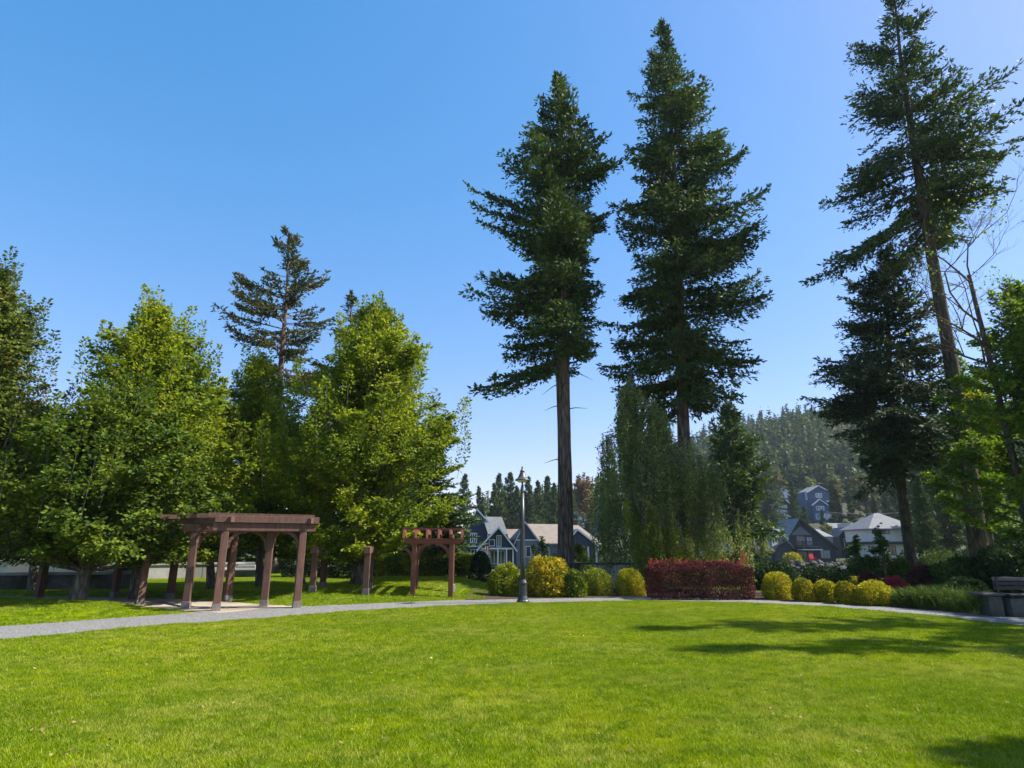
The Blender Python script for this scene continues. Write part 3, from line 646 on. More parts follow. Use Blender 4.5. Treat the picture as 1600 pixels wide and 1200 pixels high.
# small arbour on the bank
zA = .34
A0, A1 = P(645, 919, zA), P(704, 918.5, zA); AY = (A0.y + A1.y)/2
ar = empty('garden_arbor', (A0.x, A0.y, float(hgt(A0.x, A0.y))), 0, 'small red brown garden arbour with curved braces standing in front of the clipped hedge', 'arbor')
dA = (A1 - A0); W_ = dA.length; u = dA.normalized(); ar.rotation_euler = (0, 0, math.atan2(u.y, u.x) + R(-4))
H_ = 1.72; dep = 1.1
for x in (0, W_):
    for y in (0, dep):
        m = MB(); m.box((x-.085, y-.085, -.1), (x+.085, y+.085, H_)); m.build('post', M['arbor'], ar, bevel=.01)
for y in (0, dep):
    m = MB(); m.prism([(-.28, H_+.01), (W_+.28, H_+.01), (W_+.42, H_+.20), (-.42, H_+.20)], y-.05, y+.05); m.build('cross_beam', M['arbor'], ar, bevel=.006)
    for x, s in ((0, 1), (W_, -1)):
        m = MB(); bracket(m, Vector((x + s*.085, y, H_)), Vector((s, 0, 0)), .46, .09, .10); m.build('knee_brace', M['arbor'], ar)
for x in (0, W_):
    m = MB(); m.box((x-.05, -.42, H_+.203), (x+.05, dep+.42, H_+.34)); m.build('side_plate', M['arbor'], ar, bevel=.006)
    m = MB(); bracket(m, Vector((x, .085, H_+.2)), Vector((0, 1, 0)), .36, .08, .08); m.build('knee_brace', M['arbor'], ar)
m = MB(); bracket(m, Vector((-.085, 0, H_-.15)), Vector((-1, 0, 0)), .34, .08, .09); m.build('outer_brace', M['arbor'], ar)
for i in range(6):
    x = -.36 + (W_+.72)*i/5
    m = MB(); m.prism([(-.42, H_+.205), (-.30, H_+.205), (-.18, H_+.34), (dep+.18, H_+.34), (dep+.3, H_+.205), (dep+.42, H_+.205), (dep+.3, H_+.50), (-.3, H_+.50)], x-.035, x+.035, 'x'); m.build('rafter', M['arbor'], ar)
for i in range(5):
    y = -.2 + (dep+.4)*i/4
    m = MB(); m.box((-.44, y-.02, H_+.503), (W_+.44, y+.02, H_+.55)); m.build('slat', M['arbor'], ar)
m = MB(); m.box((W_+.09, -.06, .12), (W_+.15, .06, .36)); m.build('outlet_box', M['offwhite'], ar)

# ---------------------------------------------------------------- park lamp
L0 = P(817, 942)
lp = empty('park_lamp', (L0.x, L0.y, 0), 0, 'dark park lamp post with a bell shade at the edge of the lawn', 'lamp post')
m = MB(); m.lathe([(.20,0),(.20,.06),(.17,.10),(.16,.14),(.13,.22),(.12,.55),(.135,.58),(.135,.62),(.105,.68),(.09,.72)], 12); m.build('base', M['lampgrey'], lp, bevel=.0)
m = MB(); m.lathe([(.088,.715),(.080,1.4),(.070,2.4),(.060,3.45)], 16); m.build('pole', M['lampgrey'], lp, smooth=True)
m = MB(); m.lathe([(.058,3.452),(.05,3.5),(.045,3.7),(.03,3.72),(.028,3.82),(.05,3.84)], 12); m.build('pole_neck', M['lampgrey'], lp, smooth=True)
m = MB(); m.tube([(-.30,0,3.28),(0,0,3.28),(.28,0,3.28)], [.028]*3, 6); m.build('banner_arm', M['iron'], lp)
m = MB(); m.tube([(-.30,0,3.28),(-.27,0,3.2),(-.16,0,3.12),(-.12,0,3.0),(-.08,0,2.72),(-.05,0,2.5)], [.026]*6, 6); m.build('scroll_bracket', M['iron'], lp, smooth=True)
m = MB(); m.lathe([(.245,3.862),(.25,3.875),(.24,3.90),(.17,3.94),(.13,4.0),(.10,4.08),(.075,4.13),(.07,4.16),(.09,4.17),(.06,4.2),(.045,4.24),(.02,4.27),(.035,4.30),(.02,4.33),(.005,4.35)], 24); m.build('lamp_shade', M['copper'], lp, smooth=True)
m = MB(); m.lathe([(.05,3.838),(.14,3.81),(.20,3.858)], 20); m.build('lamp_lens', M['lampglass'], lp, smooth=True)
m = MB(); m.box((.09,-.05,.36),(.13,.05,.48)); m.build('access_cover', M['shoe'], lp)

# ---------------------------------------------------------------- tall firs
BZ = 0.0
photo_conifer('douglas_fir', 30, [(884, 880, .40), (882, 700, .34), (880, 620, .33), (879, 560, .36), (880, 480, .25), (878, 300, .16), (873, 128, .03)],
    [(125, 868, 877), (165, 845, 896), (200, 836, 922), (245, 822, 952), (285, 800, 970), (320, 745, 968), (370, 738, 962), (420, 752, 962), (470, 742, 965), (510, 722, 952), (545, 726, 925), (580, 742, 900)],
    0, 11, 330, M['fir'], M['bark'], 'tall fir with a long bare trunk right of the lamp post', 'tall firs', dead=14,
    hi=40, lo=-8, sl=.25, sw=.105, tw=.10, zpow=1.0)
photo_conifer('douglas_fir', 31, [(1072, 890, .40), (1069, 700, .33), (1064, 560, .28), (1060, 400, .23), (1050, 220, .13), (1038, 46, .02)],
    [(42, 1034, 1042), (75, 1016, 1050), (100, 1010, 1055), (130, 996, 1100), (185, 992, 1108), (200, 990, 1142), (250, 972, 1150), (285, 966, 1172), (340, 966, 1160), (400, 962, 1185), (450, 965, 1160), (490, 960, 1225), (540, 962, 1200), (590, 968, 1222), (622, 985, 1120), (640, 1020, 1090)],
    0, 23, 370, M['fir'], M['bark'], 'tallest full fir in the middle, drooping boughs behind the weeping birch', 'tall firs', dead=5,
    hi=38, lo=-10, sl=.26, sw=.10, tw=.10, hang=.6)
photo_conifer('douglas_fir', 30, [(1530, 885, .45), (1512, 720, .36), (1478, 520, .30), (1452, 380, .26), (1430, 240, .20), (1407, 90, .10), (1395, -30, .03)],
    [(-30, 1390, 1400), (20, 1372, 1425), (55, 1368, 1432), (90, 1345, 1462), (140, 1340, 1500), (170, 1332, 1530), (225, 1306, 1570), (255, 1300, 1592), (300, 1305, 1560), (335, 1300, 1545), (362, 1305, 1500), (380, 1330, 1485)],
    0, 37, 210, M['fir'], M['barkbrown'], 'very tall leaning fir at the right whose top is cut by the picture edge', 'tall firs', dead=22,
    hi=34, lo=-24, sl=.25, sw=.10, tw=.11, bare=.12, hang=.3)
photo_conifer('douglas_fir', 33, [(1424, 888, .26), (1408, 760, .24), (1392, 640, .20), (1388, 520, .12), (1384, 395, .02)],
    [(392, 1381, 1387), (430, 1354, 1412), (470, 1320, 1432), (520, 1304, 1446), (560, 1296, 1462), (605, 1258, 1462), (640, 1246, 1455), (670, 1238, 1450), (700, 1262, 1430), (728, 1300, 1405)],
    0, 41, 250, M['firdark'], M['barkbrown'], 'shorter dark fir with a dense pyramid crown left of the leaning fir', 'tall firs', dead=12,
    hi=38, lo=-26, sl=.27, sw=.09, tw=.11, hang=.45, spray_step=.07)
photo_conifer('douglas_fir', 46, [(425, 900, .40), (430, 700, .30), (440, 560, .2), (448, 460, .12), (452, 368, .03)],
    [(366, 440, 470), (400, 412, 484), (450, 382, 500), (500, 350, 512), (545, 340, 520), (600, 350, 525), (680, 360, 520)],
    0, 53, 170, M['firsparse'], M['bark'], 'open sparse fir rising behind the rounded leafy trees on the left', 'tall firs', dead=3,
    hi=30, lo=-8, sl=.36, sw=.13, tw=.19, twl=.34, hang=.3, bare=.25, spray_step=.16)
photo_conifer('douglas_fir', 52, [(545, 900, .40), (546, 700, .30), (548, 560, .15), (549, 458, .03)],
    [(456, 543, 556), (490, 532, 566), (540, 515, 590), (600, 500, 600), (680, 490, 600)],
    0, 59, 90, M['firsparse'], M['bark'], 'thin fir tip showing just above the large leafy tree right of the sparse fir', 'tall firs',
    hi=30, lo=-6, sl=.36, sw=.11, tw=.2, twl=.3, hang=.3, spray_step=.16)

# ---------------------------------------------------------------- leafy trees of the grove
def leafy(name, foot, base_z, crown_px, Y, seed, mat, bark, label, group, nl=60, ntw=13, nleaf=8, leaf=.132, lobe=.80, **k):
    """crown_px: (x_center, y_top, y_bottom, half width px)"""
    cx, yt, yb, hw = crown_px; top = PD(cx, yt, Y); bot = PD(cx, yb, Y); r = (PD(cx + hw, (yt+yb)/2, Y) - PD(cx, (yt+yb)/2, Y)).x
    r *= 1.2; base = Vector((foot, Y, base_z)); lean = (top.x - foot, 0)
    parts, wood = broadleaf(seed, top.z - base_z, r, bot.z - base_z, nl, ntw, nleaf, leaf=leaf, lobe=lobe, lean=lean, **k)
    return make_tree(name, base, parts, wood, mat, bark, label, 'tree', group)
G = 'rounded leafy trees around the pergola'
fx = lambda x, y, Y: PD(x, y, Y).x
P1 = [(0, .95), (.12, 1.06), (.3, 1.0), (.5, .88), (.7, .66), (.88, .38), (1, .10)]
leafy('hornbeam_tree', fx(150, 940, 19.8), .05, (200, 628, 876, 160), 18.9, 101, M['hornmid'], M['barkpale'], 'lower leafy tree in front on the left with a pale trunk beside the pergola', G, nspire=47, nl=210, ntw=16, trunk_r=.2, prof=P1)
leafy('hornbeam_tree', fx(215, 930, 22), 0, (250, 482, 858, 128), 22, 102, M['horn'], M['barkpale'], 'tall domed leafy tree left of the pergola opening, second from the left edge', G, nspire=57, nl=230, trunk_r=.2, prof=P1)
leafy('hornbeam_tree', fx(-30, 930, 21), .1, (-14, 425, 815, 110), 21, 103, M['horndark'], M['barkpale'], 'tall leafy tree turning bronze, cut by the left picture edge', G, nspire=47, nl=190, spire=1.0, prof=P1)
leafy('hornbeam_tree', fx(405, 930, 29), 0, (404, 560, 845, 80), 29, 104, M['horn'], M['barkpale'], 'leafy tree standing back between the two largest domed trees', G, nspire=32, nl=130, leaf=.14)
leafy('hornbeam_tree', fx(558, 920, 24.5), .3, (592, 488, 876, 136), 24.5, 105, M['horn'], M['barkpale'], 'largest leafy tree, right end of the grove, left of the small arbour', G, nspire=95, nl=290, trunk_r=.24, spire=1.1, prof=[(0,.74),(.1,.84),(.25,1.0),(.42,1.0),(.6,.84),(.78,.56),(.9,.32),(1,.08)])
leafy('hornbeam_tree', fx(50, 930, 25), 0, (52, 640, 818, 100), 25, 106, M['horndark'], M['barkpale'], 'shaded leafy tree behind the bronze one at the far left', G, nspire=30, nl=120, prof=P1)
leafy('hornbeam_tree', fx(330, 930, 27), 0, (322, 610, 862, 90), 27, 107, M['horn'], M['barkpale'], 'leafy tree filling the gap deep behind the pergola', G, nspire=32, nl=130, ntw=12, leaf=.15, prof=P1)
leafy('hornbeam_tree', fx(470, 930, 31), 0, (470, 660, 872, 80), 31, 108, M['horn'], M['barkpale'], 'leafy tree showing behind the left side of the largest one', G, nspire=27, nl=110, leaf=.16, ntw=11, prof=P1)

# ---------------------------------------------------------------- weeping birch
def weeping(seed, H, Rr, strands, lf=.07):
    rg = np.random.default_rng(seed); wood = MB(); parts = []; rng = random.Random(seed)
    trunk_tube(wood, [(0,0,-.2,.2), (.1,0,3,.15), (-.35,0,H*.6,.09), (-.9,0,H*.97,.02)], rng, 10)
    for i in range(strands):
        if i % 26 == 0:
            zc_ = H * (1 - rg.uniform(0, 1)**.85 * .74); ac_ = rg.uniform(0, 6.28); qc_ = rg.uniform(.1, 1)**.55; Lc_ = rg.uniform(1.3, 4.2)
        z = min(H, zc_ + rg.normal(0, .22)); a = ac_ + rg.normal(0, .11/max(qc_, .3))
        top = H - z; rr = min(Rr, .25 + top*.55) * np.clip(qc_ + rg.normal(0, .07), .05, 1.1)
        cx = np.interp(z, [0, 3, H*.6, H], [0, .1, -.35, -.9]) + (.35 if z < H*.6 else 0)
        s = np.array([cx + math.cos(a)*rr, math.sin(a)*rr, z + .2])
        L = max(.4, min(z - .15, Lc_ * rg.uniform(.7, 1.1))); n = int(L / .055)
        if i % 6 == 0:
            c0 = np.array([cx*.8, 0, z - .4]); wood.tube([c0, (c0+s)/2 + [0,0,.45], s, s - [0,0,.5]], [.03,.02,.012,.005], 4, cap=False)
        q = np.sort(rg.uniform(0, 1, n)); sw_ = rg.normal(0, .10, 2)
        c = s - np.stack([-sw_[0]*q + .03*np.sin(q*9+a), -sw_[1]*q, L*q], 1) + rg.normal(0, .045, (n, 3))
        d = nrm(rg.normal(0, .6, (n, 3)) + [0,0,-.8]); l_ = lf*rg.uniform(.7, 1.4, n)
        parts.append((c, d, rg.normal(0, 1, (n, 3)), l_, l_*.6))
    return parts, wood
Yb = 28; b0 = PD(1030, 885, Yb)
parts, wood = weeping(7, PD(1000, 588, Yb).z, 3.3, 1900, .095)
make_tree('weeping_birch', (b0.x, Yb, 0), parts, wood, M['birch'], M['barkpale'], 'weeping birch with long hanging strands in front of the tallest fir')
pp, wd = weeping(17, 4.0, 1.1, 420, .08)
make_tree('weeping_birch', (PD(1028, 885, 25.6).x, 25.6, 0), pp, wd, M['lime'], M['barkpale'], 'small yellowish weeping shrub tree at the foot of the birch')

# ---------------------------------------------------------------- right hand broadleaf trees
pp, wd = broadleaf(201, 12.6, 4.8, 1.2, 135, 14, 8, leaf=.17, lobe=.85, spire=.8, trunk_r=.22, limbs_r=.05)
mp = make_tree('maple_tree', (PD(1700, 880, 24).x, 24, 0), pp, wd, M['maple'], M['barkgrey'], 'large green maple filling the right picture edge', group=None)
pp, wd = broadleaf(203, 12.0, 2.6, 2.4, 85, 15, 8, leaf=.16, lobe=.75, spire=.8, trunk_r=.16, limbs_r=.04)
make_tree('maple_tree', (PD(1555, 880, 32).x, 32, 0), pp, wd, M['maple'], M['barkgrey'], 'green maple standing directly behind the leaning fir trunk')
# leafless branches of a dying tree
rng = random.Random(77); wd = MB(); parts = []; rg = np.random.default_rng(5)
def grow(p, d, l, r, lv):
    q = p
    pts = [p]; 
    for i in range(3):
        d = (d + Vector((rng.uniform(-.22,.22), rng.uniform(-.22,.22), rng.uniform(-.1,.18)))).normalized(); q = q + d*l/3; pts.append(q)
    wd.tube(pts, [r, r*.85, r*.7, r*.55], 5, cap=False)
    if lv > 0:
        for k in range(3 if lv > 1 else 4):
            o = pts[rng.choice([1, 2, 3])]; e = Vector((rng.uniform(-1,1), rng.uniform(-1,1), rng.uniform(-.25,.7))).normalized()
            grow(o, (d*.75 + e*.8).normalized(), l*rng.uniform(.5,.78), r*.5, lv-1)
    else:
        n = 5; c = np.array(pts[-1])[None] + rg.normal(0, .25, (n, 3)); s = .12*rg.uniform(.7, 1.3, n)
        if rng.random() < .13: parts.append((c, rg.normal(0,1,(n,3)), rg.normal(0,1,(n,3))+[0,0,1], s, s*.7))
bx = PD(1618, 870, 25)
zb_ = PD(1600, 430, 25).z
wd.tube([(0,0,-.1), (-.05,0,zb_*.5), (-.25,0,zb_)], [.17,.13,.085], 8, cap=False)
for a_ in range(6): grow(Vector((-.2,0,zb_*(.62 + a_*.07))), Vector((rng.uniform(-.95,.05), rng.uniform(-.4,.3), rng.uniform(.35,1.2))).normalized(), rng.uniform(2.2,3.2), .05, 4)
make_tree('bare_tree', (bx.x, 25, 0), parts, wd, M['maple'], M['twig'], 'half dead tree with bare twisting branches at the upper right edge')

# trees outside the right edge that throw the shadows on the lawn
def side_tree(x, y, h, r, seed, label, zb=3.0):
    T = [(0,0,-.2,h*.016), (0,0,h*.5,h*.009), (0,0,h,.02)]
    prof = [(zb, r*.7, r*.7), (zb+2, r, r), (h*.5, r*.85, r*.85), (h*.8, r*.4, r*.4), (h, .2, .2)]
    p, w_ = conifer(seed, T, prof, 100, sl=.42, sw=.15, tw=.26, spray_step=.2, hi=35, lo=-15)
    trunk_tube(w_, T, random.Random(seed), 10); make_tree('conifer_tree', (x, y, 0), p, w_, M['fir'], M['bark'], label, group='conifers beyond the right edge')
side_tree(23.0, 15.0, 21.6, 3.9, 301, 'conifer outside the right edge, the farthest of those shading the lawn', 5)
side_tree(20.5, 12.0, 18.2, 2.7, 302, 'slim conifer outside the right edge, second nearest to the viewer', 4)
side_tree(25.5, 13.4, 18.6, 4.6, 304, 'broad conifer outside the right edge, behind the slim one', 2)
side_tree(15.4, 6.2, 12.2, 2.3, 303, 'small conifer outside the right edge, nearest to the viewer', 2)

# ---------------------------------------------------------------- shrub border
def on(x, yb, back=.0):                                   # foot of a plant seen at photo point
    p = P(x, yb); return Vector((p.x, p.y + back, 0))
def mpp(yb): p = P(800, yb); return (P(810, yb) - p).x / 10   # metres per photo pixel there
def bush(name, x0, x1, yt, yb, mat, label, seed, n=7000, leaf=.075, cat='shrub', group=None, dy=1.0, extra=None, back=0, power=2.3, lump=.1, z=None, **k):
    y = P((x0+x1)/2, yb).y + back; s = (PD(x1, yb, y) - PD(x0, yb, y)).x
    rx = s/2/1.03; ry = rx*dy; c = PD((x0+x1)/2, yb, y + ry); h = PD((x0+x1)/2, yt, y + ry).z
    if z is None: z = float(hgt(c.x, y+ry))
    return shrub_obj(name, (c.x, y + ry, z), M[mat], label, rx, ry, h - z, n, seed, cat, group, extra=extra, leaf=leaf, power=power, lump=lump, **k)
GY = 'clipped golden shrubs along the path'
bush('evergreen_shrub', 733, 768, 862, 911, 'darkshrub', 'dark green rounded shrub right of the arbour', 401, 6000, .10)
bush('rhododendron', 764, 818, 881, 932, 'yellowgreen', 'yellow green rhododendron just left of the lamp post', 402, 7000, .10, lump=.13)
bush('rhododendron', 822, 893, 872, 934, 'golden', 'tall golden leaved shrub just right of the lamp post', 403, 9000, .11, lump=.16)
bush('rhododendron', 876, 916, 890, 934, 'laurel', 'small green rhododendron between the golden shrub and the clipped mounds', 404, 5000, .09)
bush('clipped_shrub', 907, 958, 889, 932, 'yellowgreen', 'rounded green clipped shrub left of the white stand', 405, 9000, .06, lump=.08, group=GY)
bush('clipped_shrub', 962, 1009, 889, 932, 'yellow', 'rounded clipped shrub with yellow crown touching the red hedge', 406, 9000, .06, lump=.05, group=GY)
def sprigs(root, rng):
    rg = np.random.default_rng(8); parts = []
    for i in range(110):
        x = rg.uniform(-1, 1)*1.72; h0 = 1.18 + rg.uniform(-.05, .05); L = rg.uniform(.08, .24) * (2.2 if 1.35 < x < 1.7 else 1); n = int(L/.010)
        q = rg.uniform(0, 1, n); tl = rg.normal(0, .25, 2); y = rg.uniform(-.5, .5)
        c = np.stack([x + tl[0]*L*q, y + tl[1]*L*q, h0 - .1 + L*q], 1); d = nrm(rg.normal(0, .7, (n, 3)) + [0,0,.9]); s = .035*rg.uniform(.7,1.3,n)
        parts.append((c, d, rg.normal(0,1,(n,3)), s, s*.5))
    link('upright_shoots', leaf_mesh('upright_shoots', parts), M['redsprig'], root)
bush('barberry_hedge', 1008, 1180, 880, 938, 'red', 'long clipped dark red barberry hedge in the middle of the border', 410, 46000, .045, cat='hedge', dy=.42, power=5, lump=.035, depth=.25, extra=sprigs)
bush('clipped_shrub', 1192, 1238, 894, 938, 'yellow', 'largest golden ball shrub right of the red hedge', 411, 9000, .055, group=GY, lump=.085)
bush('clipped_shrub', 1240, 1274, 904, 941, 'golden', 'golden ball shrub, second right of the red hedge', 412, 7000, .055, group=GY, lump=.085)
bush('clipped_shrub', 1275, 1308, 907, 942, 'yellow', 'golden ball shrub in the middle of the five right of the red hedge', 413, 7000, .055, group=GY, lump=.085)
bush('clipped_shrub', 1307, 1340, 909, 945, 'golden', 'bronze tinted ball shrub touching the widest golden mound', 414, 7000, .055, group=GY, lump=.10)
bush('clipped_shrub', 1338, 1396, 908, 948, 'yellow', 'widest low golden mound, last in the clipped row', 415, 11000, .055, group=GY, lump=.10)
bush('golden_shrub', 1322, 1345, 900, 925, 'yellow', 'small golden shrub peeping over the ball shrubs', 416, 3500, .06, back=2.2)
bush('barberry_shrub', 1345, 1378, 896, 935, 'red', 'low reddish barberry behind the widest golden mound', 417, 5000, .06, back=1.6)
bush('barberry_shrub', 1385, 1418, 900, 935, 'redsprig', 'reddish barberry above the grassy clumps', 418, 4000, .06, back=1.6, lump=.2)
bush('barberry_shrub', 1428, 1478, 884, 935, 'red', 'dark red barberry in front of the leaning fir trunk', 419, 9000, .065, back=2.0, lump=.2)
# clumps of strap leaves
def straps(x0, x1, yt, yb, seed, n, label, mat='strap'):
    rg = np.random.default_rng(seed); y = P((x0+x1)/2, yb).y + .4; c = PD((x0+x1)/2, yb, y); wv = (PD(x1, yb, y) - PD(x0, yb, y)).x/2; h = PD((x0+x1)/2, yt, y).z
    b = np.stack([rg.uniform(-wv, wv, n), rg.uniform(-.45, .45, n), np.zeros(n)], 1); t = rg.normal(0, .32, (n, 2))
    L = h*rg.uniform(.55, 1.1, n); d = np.stack([t[:, 0], t[:, 1], np.ones(n)], 1)
    root = empty('strap_leaf_plant', (c.x, y, 0), 0, label, 'plant', 'grassy clumps beside the path')
    m1 = (b, d, rg.normal(0, 1, (n, 3)), L, np.full(n, .022))
    tip = b + nrm(d)*L[:, None]*.7; m2 = (tip, nrm(d + np.stack([t[:, 0]*3, t[:, 1]*3, -.5*np.ones(n)], 1)), rg.normal(0,1,(n,3)), L*.4, np.full(n, .018))
    link('leaves', leaf_mesh('leaves', [m1, m2]), M[mat], root)
straps(1396, 1432, 917, 950, 1, 450, 'pale grassy clump next to the widest golden mound')
straps(1425, 1470, 914, 953, 2, 600, 'broad light green grassy clump in the middle of the strap leaved plants')
straps(1465, 1512, 912, 957, 3, 500, 'darker grassy clump in the shade left of the concrete planter')
straps(1505, 1545, 918, 962, 4, 350, 'low dark grassy clump touching the concrete planter')
bush('garden_shrub', 1468, 1500, 922, 955, 'midshrub', 'small rounded green shrub among the grassy clumps', 445, 2600, .06, back=.1, lump=.2)
bush('golden_shrub', 1402, 1424, 926, 950, 'lime', 'small lime tuft at the left end of the grassy clumps', 446, 1800, .06, back=.1, lump=.25)
# right side thicket
k = dict(lump=.2)
bush('laurel_shrub', 1478, 1560, 876, 948, 'midshrub', 'glossy light green laurel behind the grassy clumps', 430, 12000, .13, back=2.2, **k)
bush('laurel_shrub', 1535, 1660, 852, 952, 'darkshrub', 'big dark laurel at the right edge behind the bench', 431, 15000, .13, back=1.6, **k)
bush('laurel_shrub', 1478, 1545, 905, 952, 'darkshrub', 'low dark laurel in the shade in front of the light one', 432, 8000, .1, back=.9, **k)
bush('garden_shrub', 1395, 1440, 872, 925, 'midshrub', 'loose green shrub at the foot of the shorter dark fir', 433, 5000, .1, back=4, **k)
bush('garden_shrub', 1330, 1395, 870, 925, 'midshrub', 'spreading green shrub below the cream house', 434, 8000, .1, back=5, **k)
bush('garden_shrub', 1180, 1250, 880, 930, 'darkshrub', 'dark shrub behind the largest golden ball', 435, 7000, .1, back=2.4, **k)
bush('garden_shrub', 1250, 1330, 888, 930, 'darkshrub', 'low dark shrub behind the small golden balls', 436, 7000, .1, back=2.0, **k)
bush('barberry_shrub', 1258, 1305, 891, 928, 'red', 'dark plum shrub behind the middle golden balls', 437, 5000, .08, back=3.2, **k)
bush('garden_shrub', 1085, 1195, 858, 915, 'midshrub', 'wide green laurel behind the right end of the red hedge', 438, 12000, .12, back=4, **k)
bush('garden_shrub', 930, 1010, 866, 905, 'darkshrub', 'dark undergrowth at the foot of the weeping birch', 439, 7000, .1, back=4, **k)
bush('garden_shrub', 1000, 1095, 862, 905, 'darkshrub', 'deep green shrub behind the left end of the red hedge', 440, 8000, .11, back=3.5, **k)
bush('garden_shrub', 888, 930, 868, 905, 'midshrub', 'green shrub at the foot of the tall bare trunked fir', 441, 5000, .1, back=3.5, **k)
bush('garden_shrub', 1440, 1500, 862, 905, 'midshrub', 'green shrub filling the gap between the two right fir trunks', 442, 7000, .14, back=9, **k)
bush('garden_shrub', 1490, 1600, 850, 905, 'darkshrub', 'dark shrub mass behind the leaning fir trunk', 443, 9000, .15, back=8, **k)
bush('garden_shrub', 1395, 1450, 866, 905, 'darkshrub', 'dark low shrub just left of the shorter dark fir', 444, 6000, .14, back=11, **k)
def spiky(x, y, yt, Y, mat, label, seed, r, n=3500, name='young_tree'):
    b = PD(x, y, Y); h = PD(x, yt, Y).z - b.z
    pp, wd = broadleaf(seed, h, r, h*.12, 16, 12, 7, leaf=.12, lobe=.3, spire=.1, trunk_r=.04, limbs_r=.015, prof=[(0,.8),(.3,1),(.7,.5),(1,.1)])
    return make_tree(name, b, pp, wd, M[mat], M['twig'], label)
spiky(905, 890, 848, 32, 'lime', 'young lime green tree beside the tall bare trunk', 450, .9)
spiky(848, 885, 838, 42, 'darkshrub', 'dark cone shaped shrub between the lamp post and the fir trunk', 451, 1.4)
spiky(1345, 900, 835, 34, 'midshrub', 'slender young conifer in front of the cream house', 452, .9)
spiky(1385, 905, 822, 30, 'midshrub', 'thin wispy shrub with white tips before the cream house', 453, .8)
spiky(1530, 935, 905, 22.5, 'redsprig', 'bright red sprigged shrub beside the concrete planter', 454, .45)
# hedges left of the border
bush('clipped_hedge', 585, 742, 866, 912, 'yellowgreen', 'pale yellow green clipped hedge behind the small arbour', 460, 26000, .11, cat='hedge', dy=.35, back=1.5, power=5, lump=.05)
bush('clipped_hedge', 440, 610, 856, 905, 'darkshrub', 'dark hedge behind the largest leafy tree', 461, 14000, .13, cat='hedge', dy=.3, power=4, back=2)
bush('clipped_hedge', 225, 450, 850, 893, 'darkshrub', 'long dark hedge behind the pergola opening', 462, 16000, .15, cat='hedge', dy=.25, power=4, back=4)
bush('clipped_hedge', -60, 62, 858, 890, 'yellow', 'bright yellow hedge above the low wall at the far left', 463, 9000, .15, cat='hedge', dy=.35, power=4, back=3)
bush('garden_shrub', 55, 235, 845, 893, 'midshrub', 'broad green shrub beside the yellow hedge on the far left', 464, 12000, .15, back=5, dy=.3)

# ---------------------------------------------------------------- low walls, benches, stands
def wall(name, a, b, th, h, label, cat='wall', cap=True, mat='concrete', z=0):
    a, b = Vector(a), Vector(b); d = (b - a); L = d.length
    root = empty(name, (a.x, a.y, z), math.atan2(d.y, d.x), label, cat)
    n = max(1, round(L / 2.4))
    for i in range(n):
        m = MB(); m.box((L*i/n + .012, -th/2, -.1), (L*(i+1)/n - .012, th/2, h)); m.build('wall_panel', M[mat], root, bevel=.01)
    if cap:
        for i in range(n):
            m = MB(); m.box((L*i/n + .004, -th/2-.08, h+.003), (L*(i+1)/n - .004, th/2+.08, h+.12)); m.build('coping', M['concrete'], root, bevel=.01)
    return root
q0, q1 = P(-80, 926), P(190, 921)
wall('low_wall', (q0.x, q0.y+.5, 0), (q1.x, q1.y+.5, 0), .35, .60, 'low grey concrete seat wall behind the left pergola posts', mat='concrete_dark')
q0, q1 = P(-120, 904), P(150, 902)
wall('low_wall', (q0.x, q0.y, 0), (q1.x, q1.y, 0), .4, .95, 'longer pale concrete wall below the yellow hedge')
q0, q1 = P(225, 905), P(395, 901)
wall('low_wall', (q0.x, q0.y, 0), (q1.x, q1.y, 0), .4, .75, 'pale low wall seen through the pergola opening')
c = P(37, 912); m = MB(); m.box((-.95, -.04, .15), (.95, .04, .95)); pb = m.build('sign_panel', M['panel'], label='blank pinkish beige panel in front of the pale wall at the far left', cat='panel'); pb.location = (c.x, c.y, 0)
# curved stone bench seen through the opening
c = P(378, 902)
sb = empty('stone_bench', (c.x, c.y, 0), .1, 'pale tiered stone bench seen through the pergola opening', 'bench')
m = MB(); m.box((-1.1,-.3,0),(.9,.3,.38)); m.build('bench_base', M['concrete_dark'], sb, bevel=.02)
m = MB(); m.box((-1.3,-.4,.383),(1.05,.4,.5)); m.build('seat', M['concrete'], sb, bevel=.03)
m = MB(); m.box((-1.3,.15,.503),(.7,.4,.72)); m.build('backrest', M['concrete'], sb, bevel=.03)
# railing on the wall
q0, q1 = P(228, 899), P(330, 897); d = q1 - q0
rl = empty('metal_railing', (q0.x, q0.y - .4, 0), math.atan2(d.y, d.x), 'black metal railing with thin bars beyond the pergola', 'railing'); L = d.length
for z in (.75, 1.35):
    m = MB(); m.box((0,-.025,z),(L,.025,z+.05)); m.build('rail', M['iron'], rl)
for i in range(int(L/.22)):
    m = MB(); m.box((i*.22+.01,-.012,.8),(i*.22+.034,.012,1.352)); m.build('baluster', M['iron'], rl)
for x in (0, L/2, L-.06):
    m = MB(); m.box((x,-.03,0),(x+.06,.03,.748)); m.build('rail_post', M['iron'], rl)
# blue banner
c = P(352, 938); bn = empty('blue_banner', (c.x, c.y, 0), R(-62), 'blue vertical banner on a dark stand glimpsed beside the front pergola post', 'banner')
m = MB(); m.box((-.3,-.012,1.02),(.3,.012,1.5)); m.build('banner_sheet', M['blue'], bn)
m = MB(); m.box((-.02,-.035,0),(.02,-.0145,1.5)); m.build('stand', M['iron'], bn)
